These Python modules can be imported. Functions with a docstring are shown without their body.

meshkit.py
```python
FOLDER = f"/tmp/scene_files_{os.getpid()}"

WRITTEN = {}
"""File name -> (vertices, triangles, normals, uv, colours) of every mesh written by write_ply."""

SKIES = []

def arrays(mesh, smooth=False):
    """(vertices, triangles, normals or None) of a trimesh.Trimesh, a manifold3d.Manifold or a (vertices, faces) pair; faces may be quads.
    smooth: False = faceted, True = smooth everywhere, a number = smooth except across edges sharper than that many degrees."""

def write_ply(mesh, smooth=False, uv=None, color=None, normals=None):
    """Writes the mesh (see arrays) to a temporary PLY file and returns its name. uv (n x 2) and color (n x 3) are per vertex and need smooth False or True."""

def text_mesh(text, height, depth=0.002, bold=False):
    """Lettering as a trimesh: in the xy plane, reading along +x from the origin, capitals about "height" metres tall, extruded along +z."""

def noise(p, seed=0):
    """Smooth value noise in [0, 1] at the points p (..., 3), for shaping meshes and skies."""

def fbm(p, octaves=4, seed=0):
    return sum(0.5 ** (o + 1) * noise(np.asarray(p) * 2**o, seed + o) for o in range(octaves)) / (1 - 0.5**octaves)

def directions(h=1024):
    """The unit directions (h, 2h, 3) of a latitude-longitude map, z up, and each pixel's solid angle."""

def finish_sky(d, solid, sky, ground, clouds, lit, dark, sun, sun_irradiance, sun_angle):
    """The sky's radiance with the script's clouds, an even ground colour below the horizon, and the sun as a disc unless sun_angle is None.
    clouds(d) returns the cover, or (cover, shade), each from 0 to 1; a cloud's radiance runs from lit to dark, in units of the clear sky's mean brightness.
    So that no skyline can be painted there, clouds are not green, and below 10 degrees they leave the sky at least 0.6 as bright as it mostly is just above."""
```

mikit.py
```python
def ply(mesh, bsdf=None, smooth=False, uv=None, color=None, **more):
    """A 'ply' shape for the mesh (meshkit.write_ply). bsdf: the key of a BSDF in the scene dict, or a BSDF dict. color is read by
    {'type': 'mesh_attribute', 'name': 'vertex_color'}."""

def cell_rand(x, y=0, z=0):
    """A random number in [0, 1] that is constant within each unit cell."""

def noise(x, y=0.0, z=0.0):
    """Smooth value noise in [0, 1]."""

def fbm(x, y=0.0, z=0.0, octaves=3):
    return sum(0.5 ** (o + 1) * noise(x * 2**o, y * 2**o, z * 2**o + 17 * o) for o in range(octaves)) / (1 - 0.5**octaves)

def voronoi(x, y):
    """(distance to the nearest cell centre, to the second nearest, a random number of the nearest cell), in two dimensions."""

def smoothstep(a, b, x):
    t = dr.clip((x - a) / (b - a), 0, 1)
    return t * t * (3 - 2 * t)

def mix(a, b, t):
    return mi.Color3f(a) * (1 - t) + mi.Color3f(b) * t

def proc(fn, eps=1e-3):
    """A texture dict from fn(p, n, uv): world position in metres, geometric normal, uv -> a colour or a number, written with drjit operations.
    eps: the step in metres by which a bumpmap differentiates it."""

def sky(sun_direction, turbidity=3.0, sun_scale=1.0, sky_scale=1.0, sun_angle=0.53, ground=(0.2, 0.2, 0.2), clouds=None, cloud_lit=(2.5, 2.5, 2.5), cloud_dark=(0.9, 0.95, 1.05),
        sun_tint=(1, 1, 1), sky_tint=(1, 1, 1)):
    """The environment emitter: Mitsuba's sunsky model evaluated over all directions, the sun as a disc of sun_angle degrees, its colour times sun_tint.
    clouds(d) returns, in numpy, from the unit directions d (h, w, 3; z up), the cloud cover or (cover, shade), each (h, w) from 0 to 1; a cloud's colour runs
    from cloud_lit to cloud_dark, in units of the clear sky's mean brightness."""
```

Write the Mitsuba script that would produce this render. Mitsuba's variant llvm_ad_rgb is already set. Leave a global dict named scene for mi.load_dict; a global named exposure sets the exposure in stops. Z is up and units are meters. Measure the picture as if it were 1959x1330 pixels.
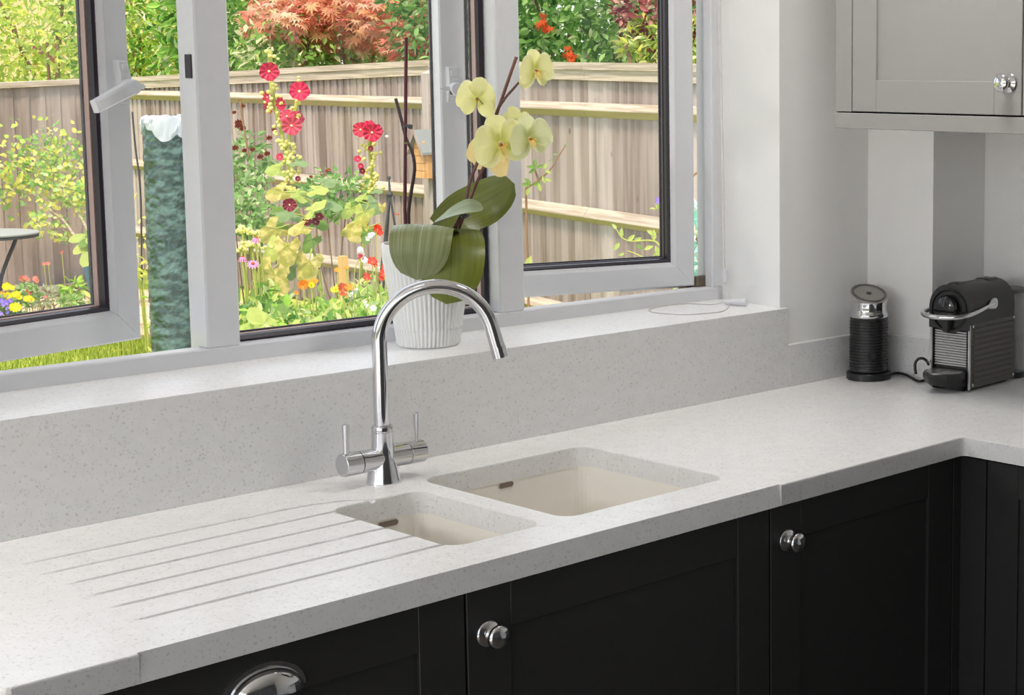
import math, random
import numpy as np
import trimesh
import manifold3d as m3
import shapely.geometry as sg
from shapely import affinity
import drjit as dr
import mitsuba as mi
import mikit
import meshkit

scene, labels = {}, {}
T = mi.ScalarTransform4f

# ------------------------------------------------------------------ camera
F_PX, CX, CY = 3139.49, 1859.41, 532.06
YAW, PITCH, ROLL = 0.916749, -0.116967, 0.0120175
EYE = np.array([-2.42217, -2.48240, 1.56409])
fw = np.array([math.sin(YAW) * math.cos(PITCH), math.cos(YAW) * math.cos(PITCH), math.sin(PITCH)])
rt = np.cross(fw, [0, 0, 1.0]); rt /= np.linalg.norm(rt)
up = np.cross(rt, fw)
up = -rt * math.sin(ROLL) + up * math.cos(ROLL)
scene['camera'] = {
    'type': 'perspective', 'fov_axis': 'x', 'fov': math.degrees(2 * math.atan(1959 / 2 / F_PX)),
    'principal_point_offset_x': (979.5 - CX) / 1959, 'principal_point_offset_y': (665.0 - CY) / 1330,
    'near_clip': 0.05, 'far_clip': 200.0,
    'to_world': T().look_at(origin=EYE.tolist(), target=(EYE + fw).tolist(), up=up.tolist())}

# ------------------------------------------------------------------ sky, sun, exposure
exposure = 0.12
SKY = 9.5


def cloud_cover(d):
    n = meshkit.fbm(d * [2.2, 2.2, 4.0] + 5, 4, 3)
    return np.clip(0.75 + 0.5 * (n - 0.4), 0, 1), np.clip(1.6 * (n - 0.45), 0, 1)


scene['sky'] = mikit.sky([-0.55, -0.5, 1.0], turbidity=4.0, sun_scale=0.25 * SKY, sky_scale=SKY, sun_angle=9.0, ground=(0.16, 0.17, 0.12),
                         clouds=cloud_cover, cloud_lit=(1.46, 1.49, 1.52), cloud_dark=(1.0, 1.02, 1.05), sun_tint=(1.0, 0.95, 0.90))

# ------------------------------------------------------------------ helpers
def lin(r, g, b):
    return [((c / 255) / 12.92 if c / 255 <= 0.04045 else ((c / 255 + 0.055) / 1.055) ** 2.4) for c in (r, g, b)]


def rgb(c):
    return {'type': 'rgb', 'value': [float(x) for x in c]}


def mat(key, color=None, rough=0.5, metal=0.0, spec=0.5, coat=0.0, tex=None, **kw):
    base = mikit.proc(tex) if tex is not None else rgb(color)
    scene[key] = {'type': 'twosided', 'b': {'type': 'principled', 'base_color': base, 'roughness': rough, 'metallic': metal,
                                            'specular': spec, 'clearcoat': coat, 'clearcoat_gloss': 0.9, **kw}}
    return key


def numbered(name):
    if not any(k == name or k.startswith(name + '__') for k in scene):
        return name
    i = 1
    while any(k == f'{name}_{i:03d}' or k.startswith(f'{name}_{i:03d}__') for k in scene):
        i += 1
    return f'{name}_{i:03d}'


COUNT = {}


def take(name):
    n = COUNT.get(name, 0)
    COUNT[name] = n + 1
    return name if n == 0 else f'{name}_{n:03d}'


def thing(name, label=None, category=None, group=None, kind=None):
    key = take(name)
    lab(key, label, category, group, kind)
    return key


def lab(key, label=None, category=None, group=None, kind=None):
    d = {k: v for k, v in dict(label=label, category=category, group=group, kind=kind).items() if v}
    if d:
        labels[key] = d
    return key


def put(key, mesh, bsdf, smooth=30, **kw):
    scene[key] = mikit.ply(mesh, bsdf, smooth, **kw)
    return key


def part(parent, name, mesh, bsdf, smooth=30, label=None, kind=None, **kw):
    key = take(parent + '__' + name)
    put(key, mesh, bsdf, smooth, **kw)
    lab(key, label, None, None, kind)
    return key


def part_dict(parent, name, d, **kw):
    key = take(parent + '__' + name)
    scene[key] = d
    lab(key, **kw)
    return key


def solo(name, mesh, bsdf, label=None, category=None, smooth=30, group=None, kind=None, **kw):
    key = take(name)
    put(key, mesh, bsdf, smooth, **kw)
    lab(key, label, category, group, kind)
    return key


def cat(*ms):
    ms = [m for m in ms if m is not None]
    return trimesh.util.concatenate([tm(m) for m in ms])


def tm(m):
    if hasattr(m, 'to_mesh'):
        q = m.to_mesh()
        return trimesh.Trimesh(q.vert_properties[:, :3], q.tri_verts, process=False)
    return m


def mf(m):
    if hasattr(m, 'to_mesh'):
        return m
    m = trimesh.Trimesh(m.vertices, m.faces, process=True)
    return m3.Manifold(m3.Mesh(np.asarray(m.vertices, np.float32), np.asarray(m.faces, np.uint32)))


def hull(pts):
    return tm(m3.Manifold.hull_points(np.asarray(pts, float)))


def rbox(x0, x1, y0, y1, z0, z1, r=0.002):
    c = np.array([[x, y, z] for x in (x0, x1) for y in (y0, y1) for z in (z0, z1)], float)
    mid = np.array([x0 + x1, y0 + y1, z0 + z1]) / 2
    r = min(r, (x1 - x0) / 2.01, (y1 - y0) / 2.01, (z1 - z0) / 2.01)
    s = np.sign(mid - c)
    pts = []
    for a in range(3):
        o = np.full(3, r); o[a] = 0
        pts.append(c + s * o)
    return hull(np.vstack(pts))


def box(x0, x1, y0, y1, z0, z1):
    return trimesh.creation.box(bounds=[[x0, y0, z0], [x1, y1, z1]])


def prism(poly, z0, z1):
    m = trimesh.creation.extrude_polygon(poly, z1 - z0, engine='earcut')
    m.apply_translation([0, 0, z0])
    return m


def lathe(prof, n=48, loc=(0, 0, 0)):
    """Closed solid of revolution about z from (r, z) points, bottom to top."""
    p = np.asarray(prof, float)
    a = np.arange(n) * 2 * np.pi / n
    v = np.stack([p[:, None, 0] * np.cos(a), p[:, None, 0] * np.sin(a), np.repeat(p[:, 1:2], n, 1)], -1).reshape(-1, 3)
    k = len(p)
    i, j = np.meshgrid(np.arange(k - 1), np.arange(n), indexing='ij')
    q = np.stack([i * n + j, i * n + (j + 1) % n, (i + 1) * n + (j + 1) % n, (i + 1) * n + j], -1).reshape(-1, 4)
    f = np.vstack([q[:, [0, 1, 2]], q[:, [0, 2, 3]]])
    v = np.vstack([v, [[0, 0, p[0, 1]], [0, 0, p[-1, 1]]]])
    jj = np.arange(n)
    f = np.vstack([f, np.stack([(jj + 1) % n, jj, jj * 0 + k * n], 1), np.stack([(k - 1) * n + jj, (k - 1) * n + (jj + 1) % n, jj * 0 + k * n + 1], 1)])
    return trimesh.Trimesh(v + np.asarray(loc), f, process=False)


def orient(mesh, axis, loc=(0, 0, 0)):
    """Turns a mesh whose axis is +z so that it points along axis."""
    z = np.asarray(axis, float) / np.linalg.norm(axis)
    x = np.cross([0, 0, 1.0] if abs(z[2]) < 0.95 else [1.0, 0, 0], z); x /= np.linalg.norm(x)
    R = np.eye(4); R[:3, 0], R[:3, 1], R[:3, 2], R[:3, 3] = x, np.cross(z, x), z, loc
    m = tm(mesh).copy(); m.apply_transform(R)
    return m


def rod(a, b, r0, r1=None, n=12):
    a, b = np.asarray(a, float), np.asarray(b, float)
    L = np.linalg.norm(b - a)
    r1 = r0 if r1 is None else r1
    return orient(lathe([(r0, 0), (r1, L)], n), b - a, a)


def smooth_path(pts, n=40):
    """Catmull-Rom through the points."""
    p = np.asarray(pts, float)
    if len(p) == 2:
        return p[0] + (p[1] - p[0]) * np.linspace(0, 1, n)[:, None]
    e = np.vstack([2 * p[0] - p[1], p, 2 * p[-1] - p[-2]])
    t = np.linspace(0, len(p) - 1 - 1e-9, n)
    i = t.astype(int); u = (t - i)[:, None]
    a, b, c, d = e[i], e[i + 1], e[i + 2], e[i + 3]
    return 0.5 * (2 * b + (c - a) * u + (2 * a - 5 * b + 4 * c - d) * u ** 2 + (3 * b - a - 3 * c + d) * u ** 3)


def tube(pts, r, n=10, steps=None, flat=1.0):
    p = smooth_path(pts, steps) if steps else np.asarray(pts, float)
    k = len(p)
    r = np.broadcast_to(np.interp(np.linspace(0, 1, k), np.linspace(0, 1, np.size(r)), np.atleast_1d(r)) if np.size(r) > 1 else r, (k,))
    t = np.gradient(p, axis=0); t /= np.linalg.norm(t, axis=1, keepdims=True) + 1e-12
    x = np.zeros_like(p)
    g = np.cross(t[0], [0, 0, 1.0] if abs(t[0, 2]) < 0.9 else [1.0, 0, 0])
    for i in range(k):
        g = g - t[i] * (g @ t[i]); g /= np.linalg.norm(g); x[i] = g
    y = np.cross(t, x)
    a = np.arange(n) * 2 * np.pi / n
    v = (p[:, None] + r[:, None, None] * (np.cos(a)[None, :, None] * x[:, None] + flat * np.sin(a)[None, :, None] * y[:, None])).reshape(-1, 3)
    i, j = np.meshgrid(np.arange(k - 1), np.arange(n), indexing='ij')
    q = np.stack([i * n + j, i * n + (j + 1) % n, (i + 1) * n + (j + 1) % n, (i + 1) * n + j], -1).reshape(-1, 4)
    v = np.vstack([v, p[:1], p[-1:]]); jj = np.arange(n)
    f = np.vstack([q[:, [0, 1, 2]], q[:, [0, 2, 3]], np.stack([(jj + 1) % n, jj, jj * 0 + k * n], 1),
                   np.stack([(k - 1) * n + jj, (k - 1) * n + (jj + 1) % n, jj * 0 + k * n + 1], 1)])
    return trimesh.Trimesh(v, f, process=False)


def rot_z(mesh, deg, pivot):
    m = mesh.copy()
    m.apply_transform(trimesh.transformations.rotation_matrix(math.radians(deg), [0, 0, 1], pivot))
    return m

# ------------------------------------------------------------------ materials
def quartz_tex(p, n, uv):
    ax, ay, az = dr.abs(n.x), dr.abs(n.y), dr.abs(n.z)
    u = dr.select(ax > 0.6, p.y, p.x)
    v = dr.select(az > 0.6, p.y, p.z)
    wob = mikit.noise(p.x * 150, p.y * 150, p.z * 150)
    d1, d2, c = mikit.voronoi(u * 150 + wob * 0.6, v * 150 + 31)
    e1, e2, ce = mikit.voronoi(u * 300 + 7, v * 300 + wob * 0.5)
    big = mikit.smoothstep(0.36, 0.24, d1) * dr.select(c > 0.84, 1.0, 0.0) * (0.3 + 0.7 * mikit.cell_rand(c * 9999))
    small = mikit.smoothstep(0.4, 0.25, e1) * dr.select(ce > 0.86, 0.75, 0.0)
    f = dr.minimum(big + small, 1.0)
    cloud = 0.96 + 0.08 * mikit.fbm(p.x * 60, p.y * 60, p.z * 60, 3)
    return mikit.mix(mi.Color3f(0.700, 0.690, 0.680) * cloud, mi.Color3f(0.30, 0.295, 0.27), f * 0.36)


mat('quartz', rough=0.28, spec=0.5, tex=quartz_tex)
mat('paint_wall', lin(228, 227, 225), rough=0.75, spec=0.2)
mat('wall_slate', lin(96, 98, 102), rough=0.8)  # unseen wall behind the camera, kept dark to cut light thrown back
mat('paint_white', lin(238, 237, 236), rough=0.6, spec=0.3)
mat('upvc', lin(212, 212, 215), rough=0.32, spec=0.5)
mat('gasket', lin(40, 34, 44), rough=0.35, spec=0.5)
mat('spacer_lit', lin(176, 150, 142), rough=0.5, spec=0.5)  # warm light caught by the bar is put into this pinkish colour
mat('spacer_dark', lin(66, 60, 66), rough=0.4)
mat('charcoal', lin(44, 44, 44), rough=0.42, spec=0.4)
mat('cupboard_grey', lin(150, 148, 145), rough=0.5, spec=0.3)
mat('gap_black', lin(18, 16, 22), rough=0.8, spec=0.1)
mat('ceramic_cream', lin(228, 224, 216), rough=0.3, spec=0.5)
mat('dark_slot', lin(112, 98, 88), rough=0.5)
mat('floor_dark', lin(70, 66, 62), rough=0.5)
mat('brick_out', lin(170, 120, 95), rough=0.9)
scene['chrome'] = {'type': 'twosided', 'b': {'type': 'roughconductor', 'material': 'Cr', 'alpha': 0.03}}
scene['chrome']['b'] = {'type': 'principled', 'base_color': rgb((0.70, 0.70, 0.72)), 'metallic': 1.0, 'roughness': 0.05}
mat('steel_brushed', (0.62, 0.61, 0.60), rough=0.28, metal=1.0)
scene['pane'] = {'type': 'thindielectric', 'int_ior': 1.5, 'ext_ior': 1.0}

mat('hinge_metal', lin(112, 100, 88), rough=0.45, metal=0.5)
mat('cord_white', lin(200, 196, 192), rough=0.7)
mat('pot_white', lin(228, 228, 226), rough=0.45, spec=0.4)
mat('bark', lin(84, 60, 42), rough=0.9)
mat('black_plastic', lin(26, 26, 27), rough=0.35, spec=0.5)
mat('black_satin', lin(30, 30, 31), rough=0.30, spec=0.5)
mat('black_gloss', lin(22, 22, 23), rough=0.08, spec=0.6)
mat('panel_grey', lin(78, 75, 72), rough=0.35, metal=0.3)
mat('lid_seal', lin(92, 90, 88), rough=0.4)
mat('lid_grey', lin(150, 146, 141), rough=0.3)
scene['lid_clear'] = {'type': 'thindielectric', 'int_ior': 1.45, 'ext_ior': 1.0}
mat('stem_brown', lin(92, 62, 52), rough=0.5)
mat('stem_dark', lin(62, 44, 46), rough=0.5)
mat('stem_green', lin(120, 120, 70), rough=0.5)
mat('stick_maroon', lin(78, 24, 36), rough=0.35)
mat('stick_brown', lin(104, 62, 50), rough=0.4)
mat('clip_dark', lin(66, 64, 70), rough=0.35)
mat('tie_green', lin(120, 116, 70), rough=0.5)
mat('tie_pale', lin(190, 160, 130), rough=0.5)


def thin(key, color=None, tr=0.5, rough=0.5, tex=None):
    scene[key] = {'type': 'principledthin', 'base_color': mikit.proc(tex) if tex is not None else rgb(color), 'roughness': rough, 'diff_trans': tr, 'eta': 1.4}
    return key


def leaf_tex(c, vein, k):
    def fn(p, n, uv):
        s, x = uv.x, uv.y
        mid = mikit.smoothstep(0.045, 0.0, dr.abs(x))
        st = mikit.noise(x * 26, s * 3.0, 1.0)
        return mikit.mix(mikit.mix(mi.Color3f(c), mi.Color3f(vein), st * k), mi.Color3f(vein), mid * 0.8)
    return fn


mat('orchid_leaf', rough=0.35, spec=0.5, tex=leaf_tex(lin(104, 112, 34), lin(78, 88, 30), 0.6))
mat('orchid_leaf_grey', rough=0.32, spec=0.5, tex=leaf_tex(lin(104, 112, 66), lin(150, 156, 120), 0.5))
mat('orchid_leaf_pale', rough=0.35, spec=0.5, tex=leaf_tex(lin(128, 140, 104), lin(168, 178, 150), 0.5))


def petal_tex(c, heart):
    def fn(p, n, uv):
        t = mikit.smoothstep(0.5, 0.05, uv.x)
        v = mikit.noise(uv.y * 14, uv.x * 3, 2.0)
        return mikit.mix(mi.Color3f(c), mi.Color3f(heart), t * 0.75 + 0.12 * v)
    return fn


thin('petal_lemon', tr=0.9, tex=petal_tex(lin(252, 250, 206), lin(226, 228, 130)))
thin('petal_cream', tr=0.9, tex=petal_tex(lin(248, 249, 216), lin(212, 220, 130)))
thin('petal_gold', tr=0.9, tex=petal_tex(lin(253, 240, 190), lin(240, 212, 130)))
thin('lip_gold', lin(244, 222, 140), 0.7)
mat('lip_red', lin(170, 84, 40), rough=0.5)

# ------------------------------------------------------------------ the room
WY = 0.015          # inside face of the window wall
XP, XR, YPIER = 0.4366, 0.627, -0.1787
SILL, TOP = 1.075, 0.900
ROOM = dict(x0=-2.85, x1=XR, y0=-4.3, y1=WY, h=2.42)
YF, ZF = 0.2205, 1.1037      # window frame: inner face and top of the bottom rail
wall_r = sg.Polygon([(0.1459, WY), (0.170, YF), (0.178, 0.30), (0.9, 0.30), (0.9, WY)])
wall_b = cat(prism(wall_r, 0, ROOM['h']), box(-3.05, -1.70, WY, 0.30, 0, ROOM['h']), box(-1.70, 0.1459, WY, 0.30, 2.12, ROOM['h']),
             box(-1.70, 0.1459, WY, 0.30, -0.3, 1.045))
solo('wall_back', wall_b, 'paint_wall', kind='structure', smooth=False)
labels['wall_back']['label'] = 'matt off-white wall around the kitchen window with a deep white reveal'
solo('wall_right', cat(box(XR, XR + 0.2, ROOM['y0'], WY, 0, ROOM['h']), prism(sg.box(XP, YPIER, XR, WY), 0, ROOM['h'])), 'paint_wall', kind='structure', smooth=False)
wl = mf(box(-3.05, -2.85, ROOM['y0'], 0.30, 0, ROOM['h'])) - mf(box(-3.15, -2.75, -3.0, -0.10, 0.02, 2.39))
solo('wall_left', tm(wl), 'paint_wall', kind='structure', smooth=False)
solo('wall_front', box(-3.05, XR + 0.2, ROOM['y0'] - 0.2, ROOM['y0'], 0, ROOM['h']), 'wall_slate', kind='structure', smooth=False)
solo('floor', box(-3.05, XR + 0.2, ROOM['y0'], WY, -0.2, 0.0), 'floor_dark', kind='structure', smooth=False)
solo('ceiling', box(-3.2, XR + 0.4, ROOM['y0'] - 0.2, 0.5, ROOM['h'], ROOM['h'] + 0.2), 'paint_white', kind='structure', smooth=False)

LAMP = (34.0, 4.0)
FILL_LAMP = 70.0
for i, (x, y, r_, e_) in enumerate([(-0.28, -0.62, 0.15, 0), (-1.55, -0.55, 0.15, 1)]):
    k = thing('ceiling_light', ('round white ceiling lamp above the worktop corner', 'dimmer round white ceiling lamp above the drainer')[e_], 'lamp')
    part(k, 'rim', lathe([(r_ + 0.002, 0), (r_ + 0.02, 0.002), (r_ + 0.02, 0.03), (r_ + 0.002, 0.03)], 40, (x, y, ROOM['h'] - 0.03)), 'upvc')
    a = np.arange(40) * 2 * np.pi / 40
    disc = np.vstack([np.stack([x + r_ * np.cos(a), y + r_ * np.sin(a), a * 0 + ROOM['h'] - 0.0315], 1), [[x, y, ROOM['h'] - 0.0315]]])
    d = mikit.ply(trimesh.Trimesh(disc, np.stack([(np.arange(40) + 1) % 40, np.arange(40), np.full(40, 40)], 1), process=False), 'upvc', False)
    d['emitter'] = {'type': 'area', 'radiance': rgb((LAMP[e_], LAMP[e_] * 0.985, LAMP[e_] * 0.96))}
    part_dict(k, 'diffuser', d)

k = thing('fill_lamp', 'added white fill globe out of view left of the kitchen window', 'lamp')  # unseen fill light, added to brighten the surfaces that face left
part(k, 'bracket', cat(orient(lathe([(0.05, 0), (0.05, 0.012), (0.012, 0.016), (0.012, 0.05)], 24), (0, -1, 0), (-2.45, WY, 1.40))), 'chrome')
d = mikit.ply(trimesh.creation.icosphere(3, 0.09).apply_translation([-2.45, WY - 0.135, 1.40]), 'upvc', True)
d['emitter'] = {'type': 'area', 'radiance': rgb((FILL_LAMP, FILL_LAMP * 0.985, FILL_LAMP * 0.96))}
part_dict(k, 'globe', d)

# ------------------------------------------------------------------ window
win = lab('window_1', 'white plastic casement window with two side sashes swung open', None, None, 'structure') and 'window_1'
X0, X1, ZT = -1.70, 0.172, 2.12
part(win, 'bottom_rail', cat(rbox(X0, X1, YF, 0.258, 1.070, ZF, 0.0025), box(X0, X1, 0.257, 0.292, 1.06, 1.088)), 'upvc')
part(win, 'head_rail', cat(rbox(X0, X1, YF, 0.258, ZT - 0.05, ZT, 0.0025), box(X0, X1, 0.257, 0.292, ZT - 0.035, ZT)), 'upvc')
part(win, 'jamb', cat(rbox(0.1409, 0.178, YF, 0.246, ZF - 0.001, ZT - 0.05, 0.0025), box(0.152, 0.178, 0.245, 0.262, ZF - 0.02, ZT - 0.03), box(0.163, 0.178, 0.26, 0.292, 1.08, ZT - 0.03)), 'upvc')
part(win, 'jamb', cat(rbox(-1.70, -1.60, YF, 0.246, ZF - 0.001, ZT - 0.05, 0.0025), box(-1.70, -1.62, 0.245, 0.292, 1.08, ZT - 0.03)), 'upvc')
for xa, xb in ((-1.0269, -0.9682), (-0.4329, -0.3731)):
    part(win, 'mullion', cat(rbox(xa, xb, YF - 0.0006, 0.256, ZF - 0.0005, ZT - 0.05, 0.003), box(xa + 0.008, xb - 0.008, 0.255, 0.292, 1.08, ZT - 0.03)), 'upvc')


def ring(W, H, prof, gap=0.0, sides=(0, 1, 2, 3)):
    """Mitred rectangular frame in (s, d, z): prof = closed loop of (inset, depth). Returns one mesh per side (bottom, right, top, left)."""
    out = []
    c = [(1, 1, 0, 0), (-1, 1, 1, 0), (-1, -1, 1, 1), (1, -1, 0, 1)]
    k = len(prof)
    for e in sides:
        v = []
        for end, q in ((0, c[e]), (1, c[(e + 1) % 4])):
            for w, d in prof:
                p = np.array([q[2] * W + q[0] * w, d, q[3] * H + q[1] * w])
                a = (1 if end == 0 else -1) * gap
                p[[0, 2]] += np.array([(1, 0), (0, 1), (-1, 0), (0, -1)][e]) * a
                v.append(p)
        f = []
        for i in range(k):
            j = (i + 1) % k
            f += [[i, j, k + j], [i, k + j, k + i]]
        cap = trimesh.creation.triangulate_polygon(sg.Polygon(prof), engine='earcut')
        cv, cf = cap
        idx = [int(np.argmin([np.hypot(a[0] - q[0], a[1] - q[1]) for q in prof])) for a in cv]
        for t in cf:
            f.append([idx[t[0]], idx[t[1]], idx[t[2]]]); f.append([k + idx[t[0]], k + idx[t[2]], k + idx[t[1]]])
        m = trimesh.Trimesh(np.array(v), np.array(f), process=False)
        m.fix_normals()
        out.append(m)
    return out


SASH = [(0, 0.003), (0.003, 0), (0.045, 0), (0.0475, 0.001), (0.057, 0.011), (0.057, 0.022), (0.057, 0.0345), (0.012, 0.0345), (0.012, 0.055), (0.0, 0.055)]


def sash(hx, hy, sx, ang, W, zb, H):
    a = math.radians(ang)
    es, ed = np.array([sx * math.cos(a), math.sin(a), 0]), np.array([-sx * math.sin(a), math.cos(a), 0])
    M = np.eye(4); M[:3, 0], M[:3, 1], M[:3, 2], M[:3, 3] = es, ed, (0, 0, 1), (hx, hy, zb)

    def w(m):
        m = tm(m).copy(); m.apply_transform(M)
        if sx < 0: m.fix_normals()
        return m
    k = take(win + '__sash')
    lab(k)
    for i, m in enumerate(ring(W, H, SASH, 0.0002)):
        part(k, ('rail', 'stile', 'rail', 'stile')[i], w(m), 'upvc')
    part(k, 'gasket', w(cat(*ring(W, H, [(0.054, 0.010), (0.058, 0.0078), (0.0625, 0.0105), (0.0640, 0.02), (0.054, 0.02)]))), 'gasket')
    part(k, 'spacer_bar', w(cat(*ring(W, H, [(0.060, 0.0225), (0.0655, 0.0225), (0.0655, 0.0330), (0.060, 0.0330)]))), 'spacer_lit' if sx > 0 else 'spacer_dark')  # same bar in a lit colour on the left, a dim one on the right
    part(k, 'outer_gasket', w(cat(*ring(W, H, [(0.050, 0.0335), (0.0680, 0.0335), (0.0680, 0.038), (0.050, 0.038)]), *ring(W, H, [(-0.004, 0.044), (0.003, 0.040), (0.003, 0.052), (-0.004, 0.050)]))), 'gasket')
    g = trimesh.Trimesh([[0.058, 0.021, 0.058], [W - 0.058, 0.021, 0.058], [W - 0.058, 0.021, H - 0.058], [0.058, 0.021, H - 0.058]], [[0, 1, 2], [0, 2, 3]], process=False)
    part(k, 'pane', w(g), 'pane', False)
    return k, w


HS = 0.985
sl, wL = sash(-1.5966, 0.2270, 1, 16.84, 0.566, 1.107, HS)
sr, wR = sash(0.1160, 0.2510, -1, 15.37, 0.568, 1.107, HS)
labels[sl] = {'label': 'left sash open with white lever handle'}
labels[sr] = {'label': 'right sash open'}
# fixed middle light
gx0, gx1, gz0, gz1 = -0.9682, -0.4329, ZF, ZT - 0.05
MID = [(0.0, 0.0), (0.004, -0.0035), (0.0105, 0.0), (0.0120, 0.006), (0.0, 0.006)]
Mm = np.eye(4); Mm[:3, 3] = (gx0, 0.2555, gz0)


def midm(prof):
    m = cat(*ring(gx1 - gx0, gz1 - gz0, prof)); m.apply_transform(Mm); return m


part(win, 'gasket', midm(MID), 'gasket')
part(win, 'spacer_bar', midm([(0.002, 0.009), (0.0125, 0.009), (0.0125, 0.022), (0.002, 0.022)]), 'spacer_lit')
part(win, 'outer_gasket', midm([(-0.004, 0.0225), (0.0155, 0.0225), (0.0155, 0.0265), (-0.004, 0.0265)]), 'gasket')
part(win, 'pane', trimesh.Trimesh([[gx0, 0.2625, gz0], [gx1, 0.2625, gz0], [gx1, 0.2625, gz1], [gx0, 0.2625, gz1]], [[0, 1, 2], [0, 2, 3]], process=False), 'pane', False)

# ------------------------------------------------------------------ quartz: sill, upstands, worktop
solo('window_sill', cat(rbox(-1.72, 0.158, 0.0, WY + 0.0004, SILL - 0.0012, SILL, 0.0005), box(-1.72, 0.1448, WY, YF + 0.004, SILL - 0.02, SILL), prism(sg.Polygon([(0.1448, WY), (0.1455, WY), (0.1695, YF), (0.1448, YF)]), SILL - 0.02, SILL)), 'quartz', 'pale speckled quartz window sill board below the white window', 'window sill')
up_t = thing('quartz_upstand', 'tall speckled quartz upstand behind the sink with a lower strip to its right', 'upstand')
part(up_t, 'tall_panel', rbox(-1.72, 0.158, 0.0, WY, TOP, SILL - 0.0012, 0.0006), 'quartz')
part(up_t, 'low_strip', rbox(0.1583, 0.4286, 0.0, WY, TOP, 0.9927, 0.001), 'quartz')
part(up_t, 'pier_strip', rbox(0.4286, XP, -0.1787, WY, TOP, 0.9927, 0.001), 'quartz')
part(up_t, 'side_strip', cat(rbox(0.4286, XR, -0.1867, -0.1787, TOP, 0.9927, 0.001), rbox(0.619, XR, -2.2, -0.1867, TOP, 0.9927, 0.001)), 'quartz')

WF, TH = -0.61, 0.0356
outer = sg.Polygon([(-1.698, WF), (0, WF), (0, -2.2), (XR - 0.0005, -2.2), (XR - 0.0005, YPIER - 0.0005), (XP - 0.0005, YPIER - 0.0005), (XP - 0.0005, WY - 0.0005), (-1.698, WY - 0.0005)])
outer = outer.buffer(0.013, quad_segs=5).buffer(-0.013, quad_segs=5)
corner = sg.box(-1.7, WF - 0.01, -1.69, WF + 0.006)
outer = outer.difference(sg.Polygon([(-1.70, WF - 0.001), (-1.688, WF - 0.001), (-1.694, WF + 0.003), (-1.698, WF + 0.010), (-1.70, WF + 0.012)]))
BIG = sg.box(-0.855, -0.505, -0.515, -0.127).buffer(-0.028).buffer(0.028, quad_segs=6)
SMALL = sg.box(-1.060, -0.508, -0.897, -0.188).buffer(-0.028).buffer(0.028, quad_segs=6)
plan = outer.difference(BIG).difference(SMALL)


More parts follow.
